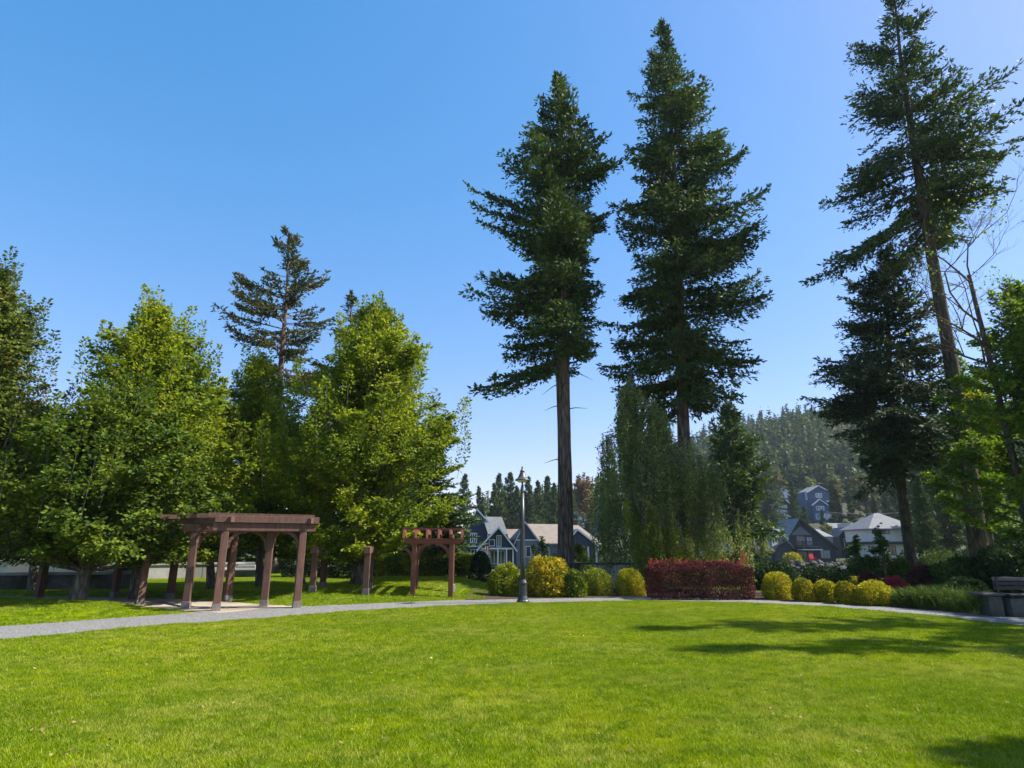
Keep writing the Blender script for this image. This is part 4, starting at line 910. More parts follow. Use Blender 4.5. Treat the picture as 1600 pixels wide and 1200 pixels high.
# white stand behind the round shrubs
c = P(962, 921); ws = empty('park_kiosk', (c.x, c.y + 1.0, 0), 0, 'low white panelled stand with a dark flat top between the two round shrubs', 'stand')
for i in range(3):
    x = -.62 + i*.42; m = MB(); m.box((x, -.3, .0), (x+.40, .3, 1.0)); m.build('panel', M['offwhite'], ws, bevel=.01)
m = MB(); m.box((-2.6, -.42, 1.003), (1.0, .42, 1.07)); m.build('top', M['darksiding'], ws, bevel=.01)
for x in (-2.5, -1.6):
    m = MB(); m.box((x, -.35, 0), (x+.1, .35, 1.0)); m.build('leg', M['darksiding'], ws)
# concrete planter and bench at the right
c = P(1556, 964); c2 = P(1640, 968)
pt = empty('concrete_planter', (c.x, c.y + .3, 0), R(-8), 'weathered concrete planter block with an overhanging cap at the right edge', 'planter')
m = MB(); m.box((.0,-.22,0),(.32,.32,.50)); m.build('body', M['concrete_dark'], pt, bevel=.015)
m = MB(); m.box((-.16,-.30,.503),(.38,.40,.56)); m.build('cap', M['concrete_dark'], pt, bevel=.015)
bn = empty('park_bench', (c.x + .48, c.y + .12, 0), R(-8), 'dark slatted bench on a concrete base beside the planter', 'bench')
m = MB(); m.box((-.05,-.2,0),(2.1,.35,.44)); m.build('bench_base', M['concrete_dark'], bn, bevel=.015)
for i in range(4):
    m = MB(); m.box((-.05,-.22+i*.145,.50),(2.1,-.10+i*.145,.545)); m.build('seat_slat', M['iron'], bn, bevel=.004)
for i in range(3):
    m = MB(); m.box((-.05+.0,.38,.62+i*.115),(2.1,.415,.71+i*.115)); m.build('back_slat', M['iron'] if i < 2 else M['shoe'], bn, bevel=.004)
for x in (0, 1.0, 1.95):
    m = MB(); m.box((x,.36,.44),(x+.05,.379,.95)); m.box((x,-.18,.443),(x+.05,.34,.497)); m.build('support', M['iron'], bn)

# rockery in the garden behind
def boulder(mb, c, r, rng):
    g = []; n = 6
    prof = [(.0,-.5),(.8,-.4),(1,.1),(.7,.6),(.25,.85)]
    b = len(mb.v)
    for rr, z in prof:
        for k in range(n):
            a = 2*math.pi*k/n; q = r*rr*rng.uniform(.8, 1.2); mb.v.append((c[0]+q*math.cos(a), c[1]+q*math.sin(a), c[2]+z*r*rng.uniform(.8,1.1)))
    for i in range(len(prof)-1):
        for k in range(n): k2 = (k+1) % n; mb.f.append((b+i*n+k, b+i*n+k2, b+(i+1)*n+k2, b+(i+1)*n+k))
    mb.f.append(tuple(b+(len(prof)-1)*n+k for k in range(n)))
rng = random.Random(9)
for i, (x, y, r, lb) in enumerate([(1165, 858, 1.6, 'largest boulder below the conifer left of the charcoal house'), (1183, 866, 1.1, 'middle boulder below the lime foliage'), (1198, 862, .9, 'smallest boulder nearest the charcoal house')]):
    p = PD(x, y, 75); m = MB(); boulder(m, (0,0,0), r, rng); o = m.build('boulder', M['rock'], label=lb, cat='boulder', group='boulders on the garden slope'); o.location = (p.x, 75, p.z)
for r_ in range(3):
    a, b = PD(1228 + r_*4, 890 - r_*5, 78 + r_*5), PD(1335, 889 - r_*5, 78 + r_*5)
    root = empty('stone_terrace', a, 0, ['lowest stone terrace wall in the garden below the charcoal house', 'middle stone terrace wall in the garden below the charcoal house', 'highest stone terrace wall in the garden below the charcoal house'][r_], 'wall', 'garden terrace walls')
    m = MB(); n = int((b.x - a.x)/.7)
    for i in range(n): boulder(m, (i*.7 + rng.uniform(-.3,.3), rng.uniform(-.5,.3), rng.uniform(-.2,.1)), rng.uniform(.22,.55), rng)
    m.build('stones', M['rock'], root, kind='stuff')
    m = MB(); m.box((-.5, .2, -3), (n*.7, 3.5, -.12)); m.build('terrace_soil', M['field'], root)

# ---------------------------------------------------------------- houses
class House:
    def __init__(s, name, px, py, Y, label, rz=0, cat='house'):
        b = PD(px, py, Y); s.Y = Y; s.b = b; s.root = empty(name, b, rz, label, cat)
    def part(s, nm, mat, mb, **k): return mb.build(nm, M[mat], s.root, **k)
    def box(s, nm, mat, a, b): return s.part(nm, mat, MB().box(a, b))
    def gable(s, nm, mat, x0, x1, z0, zp, y0, y1, zl=None, xp=None):
        xp = (x0+x1)/2 if xp is None else xp
        return s.part(nm, mat, MB().prism([(x0, 0 if zl is None else zl), (x1, 0 if zl is None else zl), (x1, z0), (xp, zp), (x0, z0)], y0, y1))
    def roof(s, mat, x0, x1, ze, zp, y0, y1, xp=None, t=.22, ov=.5, trim=None, names='roof'):
        """ridge runs in depth; gable faces the viewer"""
        xp = (x0+x1)/2 if xp is None else xp
        for (xe, sg) in ((x0, -1), (x1, 1)):
            sl = (zp-ze)/abs(xp-xe); xo = xe + sg*ov; zo = ze - ov*sl
            q = [(xo, y0-ov, zo), (xp, y0-ov, zp), (xp, y1, zp), (xo, y1, zo)]
            if sg < 0: q = q[::-1]
            m = MB(); m.prism([(xo, zo), (xp, zp), (xp, zp+t), (xo, zo+t)], y0-ov, y1); rf = s.part('roof', mat, m)
            if trim:
                m = MB(); m.prism([(xo, zo-.06), (xp, zp-.06), (xp, zp+t+.03), (xo, zo+t+.03)], y0-ov-.12, y0-ov-.003); m.build('barge_board', M[trim], rf)
    def sideroof(s, mat, x0, x1, y0, y1, ze, zp, t=.2, ov=.5):
        """ridge runs left to right"""
        ym = (y0+y1)/2; sl = (zp-ze)/(ym-y0)
        m = MB(); m.prism([(y0-ov, ze-ov*sl), (ym, zp), (ym, zp+t), (y0-ov, ze-ov*sl+t)], x0-ov, x1+ov, 'x'); s.part('roof', mat, m)
        m = MB(); m.prism([(y1+ov, ze-ov*sl), (y1+ov, ze-ov*sl+t), (ym, zp+t), (ym, zp)], x0-ov, x1+ov, 'x'); s.part('roof', mat, m)
    def hip(s, mat, x0, x1, y0, y1, ze, zp, r0, r1, ov=.6):
        ym = (y0+y1)/2; x0 -= ov; x1 += ov; y0 -= ov; y1 += ov
        v = [(x0,y0,ze),(x1,y0,ze),(x1,y1,ze),(x0,y1,ze),(r0,ym,zp),(r1,ym,zp),(x0,y0,ze-.2),(x1,y0,ze-.2),(x1,y1,ze-.2),(x0,y1,ze-.2)]
        m = MB(); m.add(v, [(0,1,5,4),(1,2,5),(2,3,4,5),(3,0,4),(6,7,1,0),(7,8,2,1),(8,9,3,2),(9,6,0,3),(9,8,7,6)]); s.part('roof', mat, m)
    def win(s, x0, x1, z0, z1, y, n=1, frame='white', glass='glass', fw=.1):
        m = MB()
        m.box((x0,y-.08,z0),(x1,y-.003,z0+fw)); m.box((x0,y-.08,z1-fw),(x1,y-.003,z1))
        for i in range(n+1):
            x = x0 + (x1-x0-fw)*i/n; m.box((x,y-.078,z0+fw+.001),(x+fw,y-.003,z1-fw-.001))
        f = s.part('window', frame, m)
        for i in range(n):
            a = x0 + (x1-x0-fw)*i/n + fw; b = x0 + (x1-x0-fw)*(i+1)/n
            MB().box((a+.002,y-.04,z0+fw+.002),(b-.002,y-.005,z1-fw-.002)).build('pane', M[glass], f)
# 1: white trimmed navy house left of the lamp
h = House('gabled_house', 766, 884, 88, 'navy house with two steep white trimmed gables left of the lamp post'); U = 1/11.05
x = lambda p: (p-766)*U*1.0; z = lambda p: (884-p)*U*1.03
h.box('wall', 'navy', (x(728), 2.0, 0), (x(785), 9, z(845)))
h.gable('gable_wall', 'navy', x(731), x(760), z(824), z(802), 2.4, 8, zl=z(848), xp=x(743))
h.roof('shingle', x(732), x(765), z(824), z(801), 2.4, 8.0, xp=x(743), trim='white', ov=.35)
h.part('upper_gable_panel', 'bluegrey', MB().prism([(x(737), z(813)), (x(751), z(813)), (x(743.5), z(804))], 2.32, 2.397))
m = MB()
for i in range(6): m.box((x(734.5+i*3), 2.25, z(816.5)), (x(735.7+i*3), 2.31, z(813.2)))
h.part('gable_brackets', 'white', m)
h.part('side_roof', 'shingle', MB().add([(x(752),2.6,z(811)),(x(783),2.6,z(811.5)),(x(793),0.6,z(838)),(x(762),.6,z(838)),(x(752),2.6,z(812.5)),(x(783),2.6,z(813)),(x(793),.6,z(839.5)),(x(762),.6,z(839.5))], [(0,3,2,1),(4,5,6,7),(0,1,5,4),(1,2,6,5),(2,3,7,6),(3,0,4,7)]))
h.gable('porch_gable', 'navy', x(750), x(803), z(860), z(831), -.6, 4, zl=z(858), xp=x(779))
h.roof('darkroof', x(750), x(803), z(859), z(829.5), -1.0, 4.5, xp=x(779), trim='white', ov=.4)
h.box('porch_beam', 'white', (x(752), -1.1, z(860.5)), (x(801), -.7, z(858)))
for p in (752, 760, 777, 790, 800): h.box('porch_post', 'white', (x(p), -1.05, 0), (x(p)+.18, -.85, z(860.6)))
h.box('lower_wall', 'white', (x(749), -.3, 0), (x(765), 2, z(861)))
h.win(x(766), x(788), z(882), z(862), .6, 4); h.box('ground_wall', 'navy', (x(765), .605, 0), (x(803), 3, z(861)))
h.win(x(775.5), x(783), z(857), z(840), -.605, 2); h.win(x(764), x(773), z(856), z(846), -.605, 1)
h.box('balcony', 'white', (x(728), .8, z(857)), (x(750), 2.1, z(853))); h.win(x(733), x(744), z(851), z(836), 1.995, 3)
h.win(x(734), x(746), z(878), z(860), 1.995, 2)
# flag
fp = PD(758.5, 884, 86); fl = empty('flag_pole', fp, 0, 'small red and white flag on a pole in front of the white trimmed porch', 'flag')
MB().tube([(0,0,0),(0,0,2.6)], [.05,.03], 6).build('pole', M['white'], fl); MB().box((.04,-.01,1.9),(.55,.01,2.55)).build('flag_cloth', M['redpaint'], fl); MB().box((.2,-.013,1.9),(.36,-.0105,2.55)).build('white_band', M['white'], fl)
# 2: tan roofed long house
h = House('long_house', 870, 886, 98, 'long blue grey house with tan shingled roofs behind the tall bare trunk'); U = 1/9.9
x = lambda p: (p-870)*U; z = lambda p: (886-p)*U*1.03
h.box('wall', 'bluegrey', (x(808), 1.5, 0), (x(935), 11, z(852)))
h.gable('gable_wall', 'bluegrey', x(808), x(842), z(849), z(824), 0, 6, zl=0, xp=x(822))
h.part('gable_panel', 'navy', MB().prism([(x(812),z(846)),(x(838),z(846)),(x(822),z(825.5))], -.08, -.004))
h.box('white_band', 'white', (x(808), -.1, z(848)), (x(842), -.083, z(846.4)))
h.roof('tanroof', x(808), x(842), z(848), z(822), 0, 6, xp=x(822), trim='offwhite', ov=.4)
h.part('main_roof', 'tanroof', MB().add([(x(822),6.2,z(821)),(x(896),6.2,z(822)),(x(912),1.0,z(852)),(x(842),1.0,z(852)),(x(822),6.2,z(823.5)),(x(896),6.2,z(824)),(x(912),1.0,z(854)),(x(842),1.0,z(854))], [(0,3,2,1),(4,5,6,7),(0,1,5,4),(1,2,6,5),(2,3,7,6),(3,0,4,7)]))
h.part('low_roof', 'tanroof', MB().add([(x(790),4,z(830)),(x(816),4,z(830)),(x(812),2,z(845)),(x(797),2,z(845)),(x(790),4,z(832)),(x(816),4,z(832)),(x(812),2,z(847)),(x(797),2,z(847))], [(0,3,2,1),(4,5,6,7),(0,1,5,4),(1,2,6,5),(2,3,7,6),(3,0,4,7)]))
h.box('low_wall_section', 'brickwall', (x(796), 3, 0), (x(812), 6, z(846)))
h.gable('front_gable', 'navy', x(880), x(930), z(858), z(836), -1, 5, zl=0, xp=x(902))
h.roof('tanroof', x(880), x(932), z(856), z(833), -1, 8, xp=x(902), trim='white', ov=.35)
h.part('right_roof', 'tanroof', MB().add([(x(895),7,z(822.5)),(x(912),7,z(823)),(x(948),1.5,z(855)),(x(925),1.5,z(857)),(x(895),7,z(824.5)),(x(912),7,z(825)),(x(948),1.5,z(857)),(x(925),1.5,z(859))], [(0,3,2,1),(4,5,6,7),(0,1,5,4),(1,2,6,5),(2,3,7,6),(3,0,4,7)]))
h.box('porch_shade_panel', 'darksiding', (x(905), -1.08, 0), (x(928), -1.004, z(857)))  # flat dark panel standing in for the shade inside the open porch
for p in (904, 916, 928): h.box('porch_post', 'offwhite', (x(p), -1.4, 0), (x(p)+.25, -1.1, z(857)))
h.win(x(846), x(860), z(874), z(858), 1.495, 2); h.win(x(815), x(831), z(872), z(856), -.005, 2)
# 3: charcoal gabled house
h = House('charcoal_house', 1258, 878, 118, 'charcoal gabled house with a balcony in the right middle distance'); U = 1/8.25
x = lambda p: (p-1258)*U; z = lambda p: (878-p)*U*1.03
h.box('wall', 'darksiding', (x(1212), 1, 0), (x(1308), 10, z(856)))
h.gable('main_gable', 'darksiding', x(1225), x(1306), z(858), z(818), 0, 9, zl=0, xp=x(1256))
h.roof('shingle', x(1225), x(1308), z(858), z(816), 0, 9, xp=x(1256), trim='darksiding', ov=.5)
h.part('gable_panel', 'midsiding', MB().prism([(x(1240),z(839)),(x(1272),z(839)),(x(1257),z(826))], -.09, -.004))
h.part('left_roof', 'shingle', MB().add([(x(1228),5,z(829)),(x(1245),5,z(829)),(x(1234),-.8,z(845)),(x(1207),-.8,z(856)),(x(1228),5,z(831)),(x(1245),5,z(831)),(x(1234),-.8,z(847)),(x(1207),-.8,z(858))], [(0,3,2,1),(4,5,6,7),(0,1,5,4),(1,2,6,5),(2,3,7,6),(3,0,4,7)]))
h.gable('left_gable', 'darksiding', x(1214), x(1238), z(856), z(845), -.6, 3, zl=0)
h.roof('shingle', x(1214), x(1238), z(856), z(844), -.6, 3, ov=.35, trim='shingle')
h.part('right_roof', 'shingle', MB().add([(x(1275),6,z(828)),(x(1309),6,z(829)),(x(1311),1,z(841)),(x(1288),1,z(841)),(x(1275),6,z(830)),(x(1309),6,z(831)),(x(1311),1,z(843)),(x(1288),1,z(843))], [(0,3,2,1),(4,5,6,7),(0,1,5,4),(1,2,6,5),(2,3,7,6),(3,0,4,7)]))
h.box('right_wall', 'midsiding', (x(1290), .9, z(856)), (x(1309), 6, z(842)))
h.box('balcony_floor', 'darksiding', (x(1240), -1.8, z(857)), (x(1278), -.005, z(855)))
m = MB()
for i in range(16): m.box((x(1240)+i*.3, -1.78, z(855)), (x(1240)+i*.3+.05, -1.73, z(849)))
m.box((x(1240), -1.8, z(849)), (x(1278), -1.7, z(848.2))); h.part('balcony_rail', 'iron', m)
h.box('canopy', 'white', (x(1248), -2.4, z(861)), (x(1278), -.006, z(859.6)))
h.win(x(1249), x(1262), z(854), z(841), -.005, 3, 'midsiding'); h.win(x(1264), x(1273), z(854), z(842), -.005, 2, 'midsiding', 'glassblue')
h.win(x(1248), x(1262), z(877), z(863), -.005, 3, 'midsiding'); h.win(x(1283), x(1298), z(873), z(861), -.005, 3, 'midsiding', 'glassblue')
h.part('chimney', 'darksiding', MB().box((x(1271),3,z(835)),(x(1274),4,z(820))))
h.box('garden_door', 'midsiding', (x(1264), -.1, 0), (x(1272), -.004, z(863)))
def deck_chair(px, py, Y, label):
    b = PD(px, py, Y); r = empty('garden_chair', b, rng.uniform(-.3,.3), label, 'chair', 'red garden chairs')
    MB().box((-.35,-.4,.32),(.35,.3,.4)).build('seat', M['redpaint'], r)
    MB().slab([(-.35,.30,.35),(.35,.30,.35),(.32,.62,1.15),(-.32,.62,1.15)], .05).build('backrest', M['redpaint'], r)
    for s in (-1, 1):
        MB().box((s*.42-.05,-.45,.55),(s*.42+.05,.4,.6)).build('armrest', M['redpaint'], r)
        MB().box((s*.42-.04,-.42,0),(s*.42+.04,-.32,.55)).build('leg', M['redpaint'], r)
        MB().box((s*.42-.04,.3,0),(s*.42+.04,.4,.55)).build('leg', M['redpaint'], r)
deck_chair(1270, 877, 105, 'red garden chair right of the charcoal house door'); deck_chair(1249, 879, 105, 'red garden chair left of the charcoal house door')
# 4: cream house with hipped roof
h = House('cream_house', 1402, 872, 112, 'cream two storey house with a grey hipped roof behind the shorter dark fir trunk'); U = 1/8.7
x = lambda p: (p-1402)*U; z = lambda p: (872-p)*U*1.03
h.box('lower_wall', 'offwhite', (x(1371), .6, 0), (x(1438), 9, z(852))); h.box('upper_wall', 'offwhite', (x(1368), 0, z(848)), (x(1438), 9, z(829)))
h.box('storey_band', 'darksiding', (x(1366), -.15, z(852)), (x(1439), 9.1, z(848.05)))
h.hip('shingle', x(1367), x(1439), 0, 9, z(829), z(804), x(1400), x(1407))
h.win(x(1369), x(1376), z(837), z(830.5), -.003, 1, 'darksiding'); h.win(x(1380), x(1396), z(837), z(830.5), -.003, 2, 'darksiding'); h.win(x(1425), x(1436), z(845), z(832), -.003, 1, 'darksiding', 'glassblue')
h.win(x(1377), x(1385), z(869), z(854), .595, 2, 'darksiding'); h.win(x(1394), x(1405), z(868), z(854), .595, 2, 'darksiding')
for p in (1384, 1424): h.box('roof_vent', 'darksiding', (x(p), -.2, z(822)), (x(p)+.3, .2, z(820)))
# 5: small twin gabled house
h = House('twin_gabled_house', 1345, 872, 124, 'grey house with two small light roofed gables between the charcoal and cream houses'); U = 1/7.85
x = lambda p: (p-1345)*U; z = lambda p: (872-p)*U*1.03
h.box('wall', 'midsiding', (x(1312), 1, 0), (x(1368), 9, z(836)))
h.gable('gable_wall', 'midsiding', x(1325), x(1350), z(833), z(822), 0, 6, zl=0); h.roof('shingle', x(1325), x(1350), z(833), z(822), 0, 8, trim='white', ov=.4)
h.gable('gable_wall', 'midsiding', x(1349.5), x(1368), z(832), z(822), -.5, 6, zl=0); h.roof('shingle', x(1350), x(1368), z(832), z(822), -.5, 8, trim='brickwall', ov=.3)
h.gable('low_gable', 'darksiding', x(1311), x(1334), z(840), z(829), -1.5, 4, zl=0); h.roof('darkroof', x(1311), x(1334), z(840), z(829), -1.5, 4, trim='darksiding', ov=.3)
h.sideroof('shingle', x(1325), x(1366), 2, 9, z(834), z(821))
h.win(x(1352), x(1364), z(849), z(839), -.503, 2, 'white', 'glassblue'); h.win(x(1330), x(1343), z(848), z(838), -.003, 2); h.win(x(1316), x(1328), z(856), z(844), -1.503, 2)
h.win(x(1352), x(1364), z(866), z(854), -.503, 2)
# hillside houses
def hillhouse(px, py, Y, label, w_, hh, siding, roofm, gables, wins):
    h = House('hillside_house', px, py, Y, label); h.box('wall', siding, (-w_/2, 0, -6), (w_/2, 8, hh))
    for (a, b, ze, zp, yy) in gables:
        h.gable('gable_wall', siding, a, b, ze, zp, yy, 7, zl=-2); h.roof(roofm, a, b, ze, zp, yy, 8, trim='white', ov=.4)
    for (a, b, c, d, yy, n, gl) in wins: h.win(a, b, c, d, yy-.003, n, 'white', gl)
    return h
hillhouse(1283, 806, 215, 'blue hillside house with two stacked gables', 9.6, 8.2, 'slate', 'shingle', [(-3.9, 3.9, 8.0, 10.2, -.4), (-3.2, 1.6, 3.6, 5.4, -1.6)],
    [(-1.2, 1.0, 6.2, 7.7, -.4, 2, 'glassblue'), (-4.6, -4.0, 5.5, 8.0, 0, 1, 'glassblue'), (-2.2, .6, 1.8, 3.2, -1.6, 3, 'glassblue'), (2.4, 3.4, 4.6, 5.4, -.4, 1, 'glassblue'), (-2.6, 3.4, -1.2, .6, -1.6, 4, 'glassblue')])
hillhouse(1217, 818, 205, 'dark hillside house with a grey roof and long balcony windows', 8.4, 5.8, 'darksiding', 'shingle', [(-2.0, 5.2, 5.0, 8.6, -.6)],
    [(-3.6, -2.2, 2.4, 4.4, 0, 2, 'glassblue'), (-1.2, 4.0, 2.0, 4.2, -.6, 5, 'glassblue'), (0, 3, 4.9, 5.9, -.6, 2, 'glassblue')])
hh_ = hillhouse(1222, 784, 226, 'pale hillside house partly above the dark one', 6.6, 3.2, 'white', 'shingle', [(-3.3, 3.3, 3.0, 5.0, -.4)], [(-2.4, -1.2, 1.6, 2.7, -.4, 1, 'glass'), (-.6, 1.0, 1.6, 2.7, -.4, 2, 'glass')])
hillhouse(903, 826, 205, 'pale grey hillside house right of the tall bare trunk', 4.6, 4.6, 'offwhite', 'shingle', [(-2.3, 2.3, 4.4, 6.4, -.4)], [(-1.6, -.2, .6, 2.6, -.4, 2, 'glassblue'), (.3, 1.6, .6, 2.6, -.4, 1, 'glassblue')])
hillhouse(938, 812, 225, 'small teal fronted hillside house left of the birch', 4.4, 3.6, 'slate', 'darkroof', [(-2.2, 2.2, 3.4, 5.2, -.3)], [(-1.4, 1.4, 1.2, 2.8, -.3, 2, 'glassblue')])
hillhouse(1135, 870, 96, 'pale building glimpsed under the conifer left of the boulders', 8.0, 3.4, 'offwhite', 'shingle', [(-4, 4, 3.2, 4.6, -.3)], [(-2.8, -1.2, 1.0, 2.4, -.3, 2, 'glass'), (1.0, 2.6, 1.0, 2.4, -.3, 2, 'glass')])

# ---------------------------------------------------------------- middle distance and hill trees
rng = random.Random(31)
def generic(seed, dens=1.0, wide=.2, bare=.08, nbr=110, sl=.55):
    H = 20; T = [(0,0,-.3,.32), (0,0,10,.2), (0,0,20,.03)]; r = H*wide
    rg = random.Random(seed)
    prof = [(H*bare, r*.75, r*.75), (H*.2, r, r*.9), (H*.4, r*.8, r*.85), (H*.6, r*.6, r*.6), (H*.8, r*.33, r*.36), (H, .15, .15)]
    p, w_ = conifer(seed, T, prof, nbr, sl=sl, sw=sl*.4, tw=.32/dens, spray_step=.26/dens, hi=30, lo=-12, hang=.45, bare=.05, maxtw=1.3, clump=.1, twl=.34)
    w2 = MB(); trunk_tube(w2, T, rg, 8); w2.v += []; 
    return p, w2
gen = []
for sd_, wdt, nb in ((501, .19, 260), (502, .16, 240), (503, .24, 280)):
    p, w_ = generic(sd_, 1.0, wdt, .08, nb); gen.append((leaf_mesh('crown', p), w_.mesh('trunk', True)))
for cme, tme in gen: cme.materials.append(M['firfar']); tme.materials.append(M['bark'])
def far_fir(px, yt, yb, Y, label, v=None, group='background conifers', wide=1.0):
    b = PD(px, yb, Y); t = PD(px, yt, Y); s = (t.z - b.z)/20; v = rng.randrange(3) if v is None else v
    r = empty('conifer_tree', b, rng.uniform(0, 6.28), label, 'tree', group)
    link('crown', gen[v][0], None, r); link('trunk', gen[v][1], None, r); r.scale = (s*wide, s*wide, s); return r
# one large well formed conifer
photo_conifer('conifer_tree', 50, [(1147, 866, .35), (1146, 780, .3), (1140, 700, .16), (1137, 640, .03)],
    [(636, 1133, 1141), (665, 1116, 1160), (700, 1108, 1182), (740, 1103, 1200), (780, 1103, 1208), (820, 1112, 1205), (842, 1125, 1185)],
    -1.0, 61, 200, M['fir'], M['bark'], 'mid sized full conifer right of the weeping birch, left of the hill', 'background conifers', hi=32, lo=-10, sl=.42, sw=.15, tw=.17, spray_step=.15, hang=.5, bare=.04)
far = [
 (724, 742, 866, 140, 'conifer just right of the grove, left of the navy house gable'), (747, 762, 866, 150, 'short conifer directly over the navy house gable'),
 (772, 756, 862, 150, 'conifer behind the navy house roof'), (779, 741, 862, 160, 'tall pointed conifer above the navy house'), (797, 739, 862, 165, 'twin conifer close left of the lamp post'),
 (808, 760, 862, 150, 'short conifer touching the lamp arm'), (826, 746, 862, 155, 'conifer directly behind the lamp post'), (842, 752, 862, 160, 'conifer right of the lamp pole'),
 (857, 745, 862, 165, 'conifer left of the tall bare trunk'), (868, 757, 862, 150, 'conifer hard against the bare trunk'), (894, 768, 862, 170, 'conifer right of the bare trunk'),
 (921, 770, 850, 180, 'conifer left of the teal fronted house'), (946, 758, 850, 170, 'conifer beside the left strands of the birch'),
 (1105, 712, 856, 90, 'conifer behind the right edge of the birch'), (1088, 690, 856, 80, 'taller conifer behind the birch, by the fir trunk'), (1045, 625, 870, 60, 'conifer top poking out above the birch beside the fir trunk'),
 (1246, 752, 838, 160, 'dark conifer standing between the hillside houses'), (1262, 790, 840, 165, 'small conifer below the blue hillside house'),
 (1310, 768, 845, 170, 'conifer right of the blue hillside house'), (1318, 780, 845, 160, 'lower conifer right of the blue hillside house'),
 (1415, 735, 850, 145, 'conifer behind the cream house roof'), (1448, 700, 862, 110, 'conifer right of the cream house'), (1470, 672, 872, 90, 'dark conifer between the two right trunks'),
 (1492, 690, 872, 70, 'dark conifer close left of the leaning fir'), (1548, 640, 880, 65, 'dark conifer right of the leaning fir trunk'), (1590, 660, 885, 55, 'dark conifer at the right edge behind the maple'),
 (1455, 745, 872, 60, 'low bushy conifer beside the cream house'), (1395, 760, 845, 150, 'conifer above the cream house hip'),
 (1336, 768, 846, 150, 'conifer between the pale green round trees and the arbutus'), (1374, 776, 846, 150, 'conifer right of the big arbutus'), (1290, 796, 846, 165, 'low conifer below the blue hillside house on its right'),
 (1185, 700, 838, 190, 'conifer at the left foot of the hill'), (1205, 716, 830, 185, 'conifer above the pale hillside house'),
]
for f in far: far_fir(*f)
for f in [(692, 772, 900, 34, 'dark dense conifer behind the small arbour'), (688, 800, 895, 38, 'low dark conifer between arbour and navy house'), (665, 700, 900, 40, 'dark conifer behind the right side of the largest leafy tree'),
          (620, 640, 900, 48, 'dark conifer hidden behind the largest leafy tree'), (480, 640, 890, 55, 'dark conifer behind the gap beside the largest leafy tree'), (300, 660, 890, 58, 'dark conifer behind the domed tree'),
          (190, 690, 890, 50, 'dark conifer behind the front left tree'), (90, 700, 890, 52, 'dark conifer in the gap at far left'), (15, 680, 890, 55, 'dark conifer at the left edge'), (390, 700, 890, 60, 'dark conifer behind the set back leafy tree')]:
    far_fir(*f, group='dark conifers behind the grove', wide=1.9, v=2)
for i in range(24):
    Y_ = rng.uniform(70, 215); a_ = rng.uniform(.76, .98) if Y_ < 128 else rng.uniform(.60, .95)
    x_ = a_*Y_; z_ = float(hgt(x_, Y_)) - .3; v = rng.randrange(3); s_ = rng.uniform(.7, 1.05)
    r_ = empty('conifer_tree', (x_, Y_, z_), rng.uniform(0, 6.28), 'dark conifer in the dense stand on the slope behind the right hand firs', 'tree', 'dense conifer stand on the right')
    link('crown', gen[v][0], None, r_); link('trunk', gen[v][1], None, r_); r_.scale = (s_*1.15, s_*1.15, s_)
# rounded trees of the middle distance
def round_tree(name, px, yt, yb, hw, Y, mat, label, seed):
    b = PD(px, yb, Y); H = PD(px, yt, Y).z - b.z; r = (PD(px+hw, yt, Y) - PD(px, yt, Y)).x
    pp, wd = broadleaf(seed, H, r, H*.10, 44, 4.2, 7, leaf=.07*H*.5, lobe=H*.13, spire=H*.04, trunk_r=H*.02, limbs_r=H*.006, prof=[(0,.7),(.3,1),(.6,.9),(.85,.6),(1,.25)])
    return make_tree(name, b, pp, wd, M[mat], M['twig'], label)
round_tree('arbutus_tree', 1356, 736, 815, 30, 160, 'arbutus', 'broad olive green arbutus on the hill above the cream house', 601)
round_tree('arbutus_tree', 1308, 742, 800, 15, 170, 'arbutus', 'small tan tinged arbutus beside the dark fir crown', 602)
round_tree('arbutus_tree', 1215, 728, 790, 19, 195, 'arbutus', 'olive arbutus above the pale hillside house', 603)
round_tree('autumn_tree', 912, 740, 815, 24, 175, 'orange', 'rusty orange leaved tree right of the tall bare trunk', 604)
round_tree('autumn_tree', 886, 758, 815, 16, 180, 'orange', 'smaller rust tinged tree against the bare trunk', 605)
round_tree('garden_tree', 1296, 817, 850, 15, 128, 'lime', 'pale green round tree left above the charcoal house roof', 606)
round_tree('garden_tree', 1328, 812, 850, 17, 130, 'lime', 'pale green round tree right above the charcoal house roof', 607)
round_tree('garden_tree', 1192, 826, 878, 22, 70, 'lime', 'bright lime foliage left of the charcoal house', 608)
round_tree('garden_tree', 1232, 862, 884, 20, 72, 'midshrub', 'green garden tree below the charcoal house gable', 609)
round_tree('garden_tree', 1270, 745, 800, 10, 240, 'birch', 'pale bush on the hill above the blue house', 610)
bush('garden_shrub', 1225, 1252, 864, 880, 'yellow', 'bright yellow shrub before the charcoal house', 611, 2500, .3, back=18, z=-1.0)
# sunny garden lawn on the slope
a, b = PD(1200, 822, 150), PD(1236, 826, 150)
m = MB(); m.add([(a.x, 140, a.z-1.6), (b.x, 140, b.z-1.4), (b.x+1, 160, b.z+1.2), (a.x, 160, a.z+1.2)], [(0,1,2,3)]); m.build('slope_lawn', M['lawn'], kind='structure')
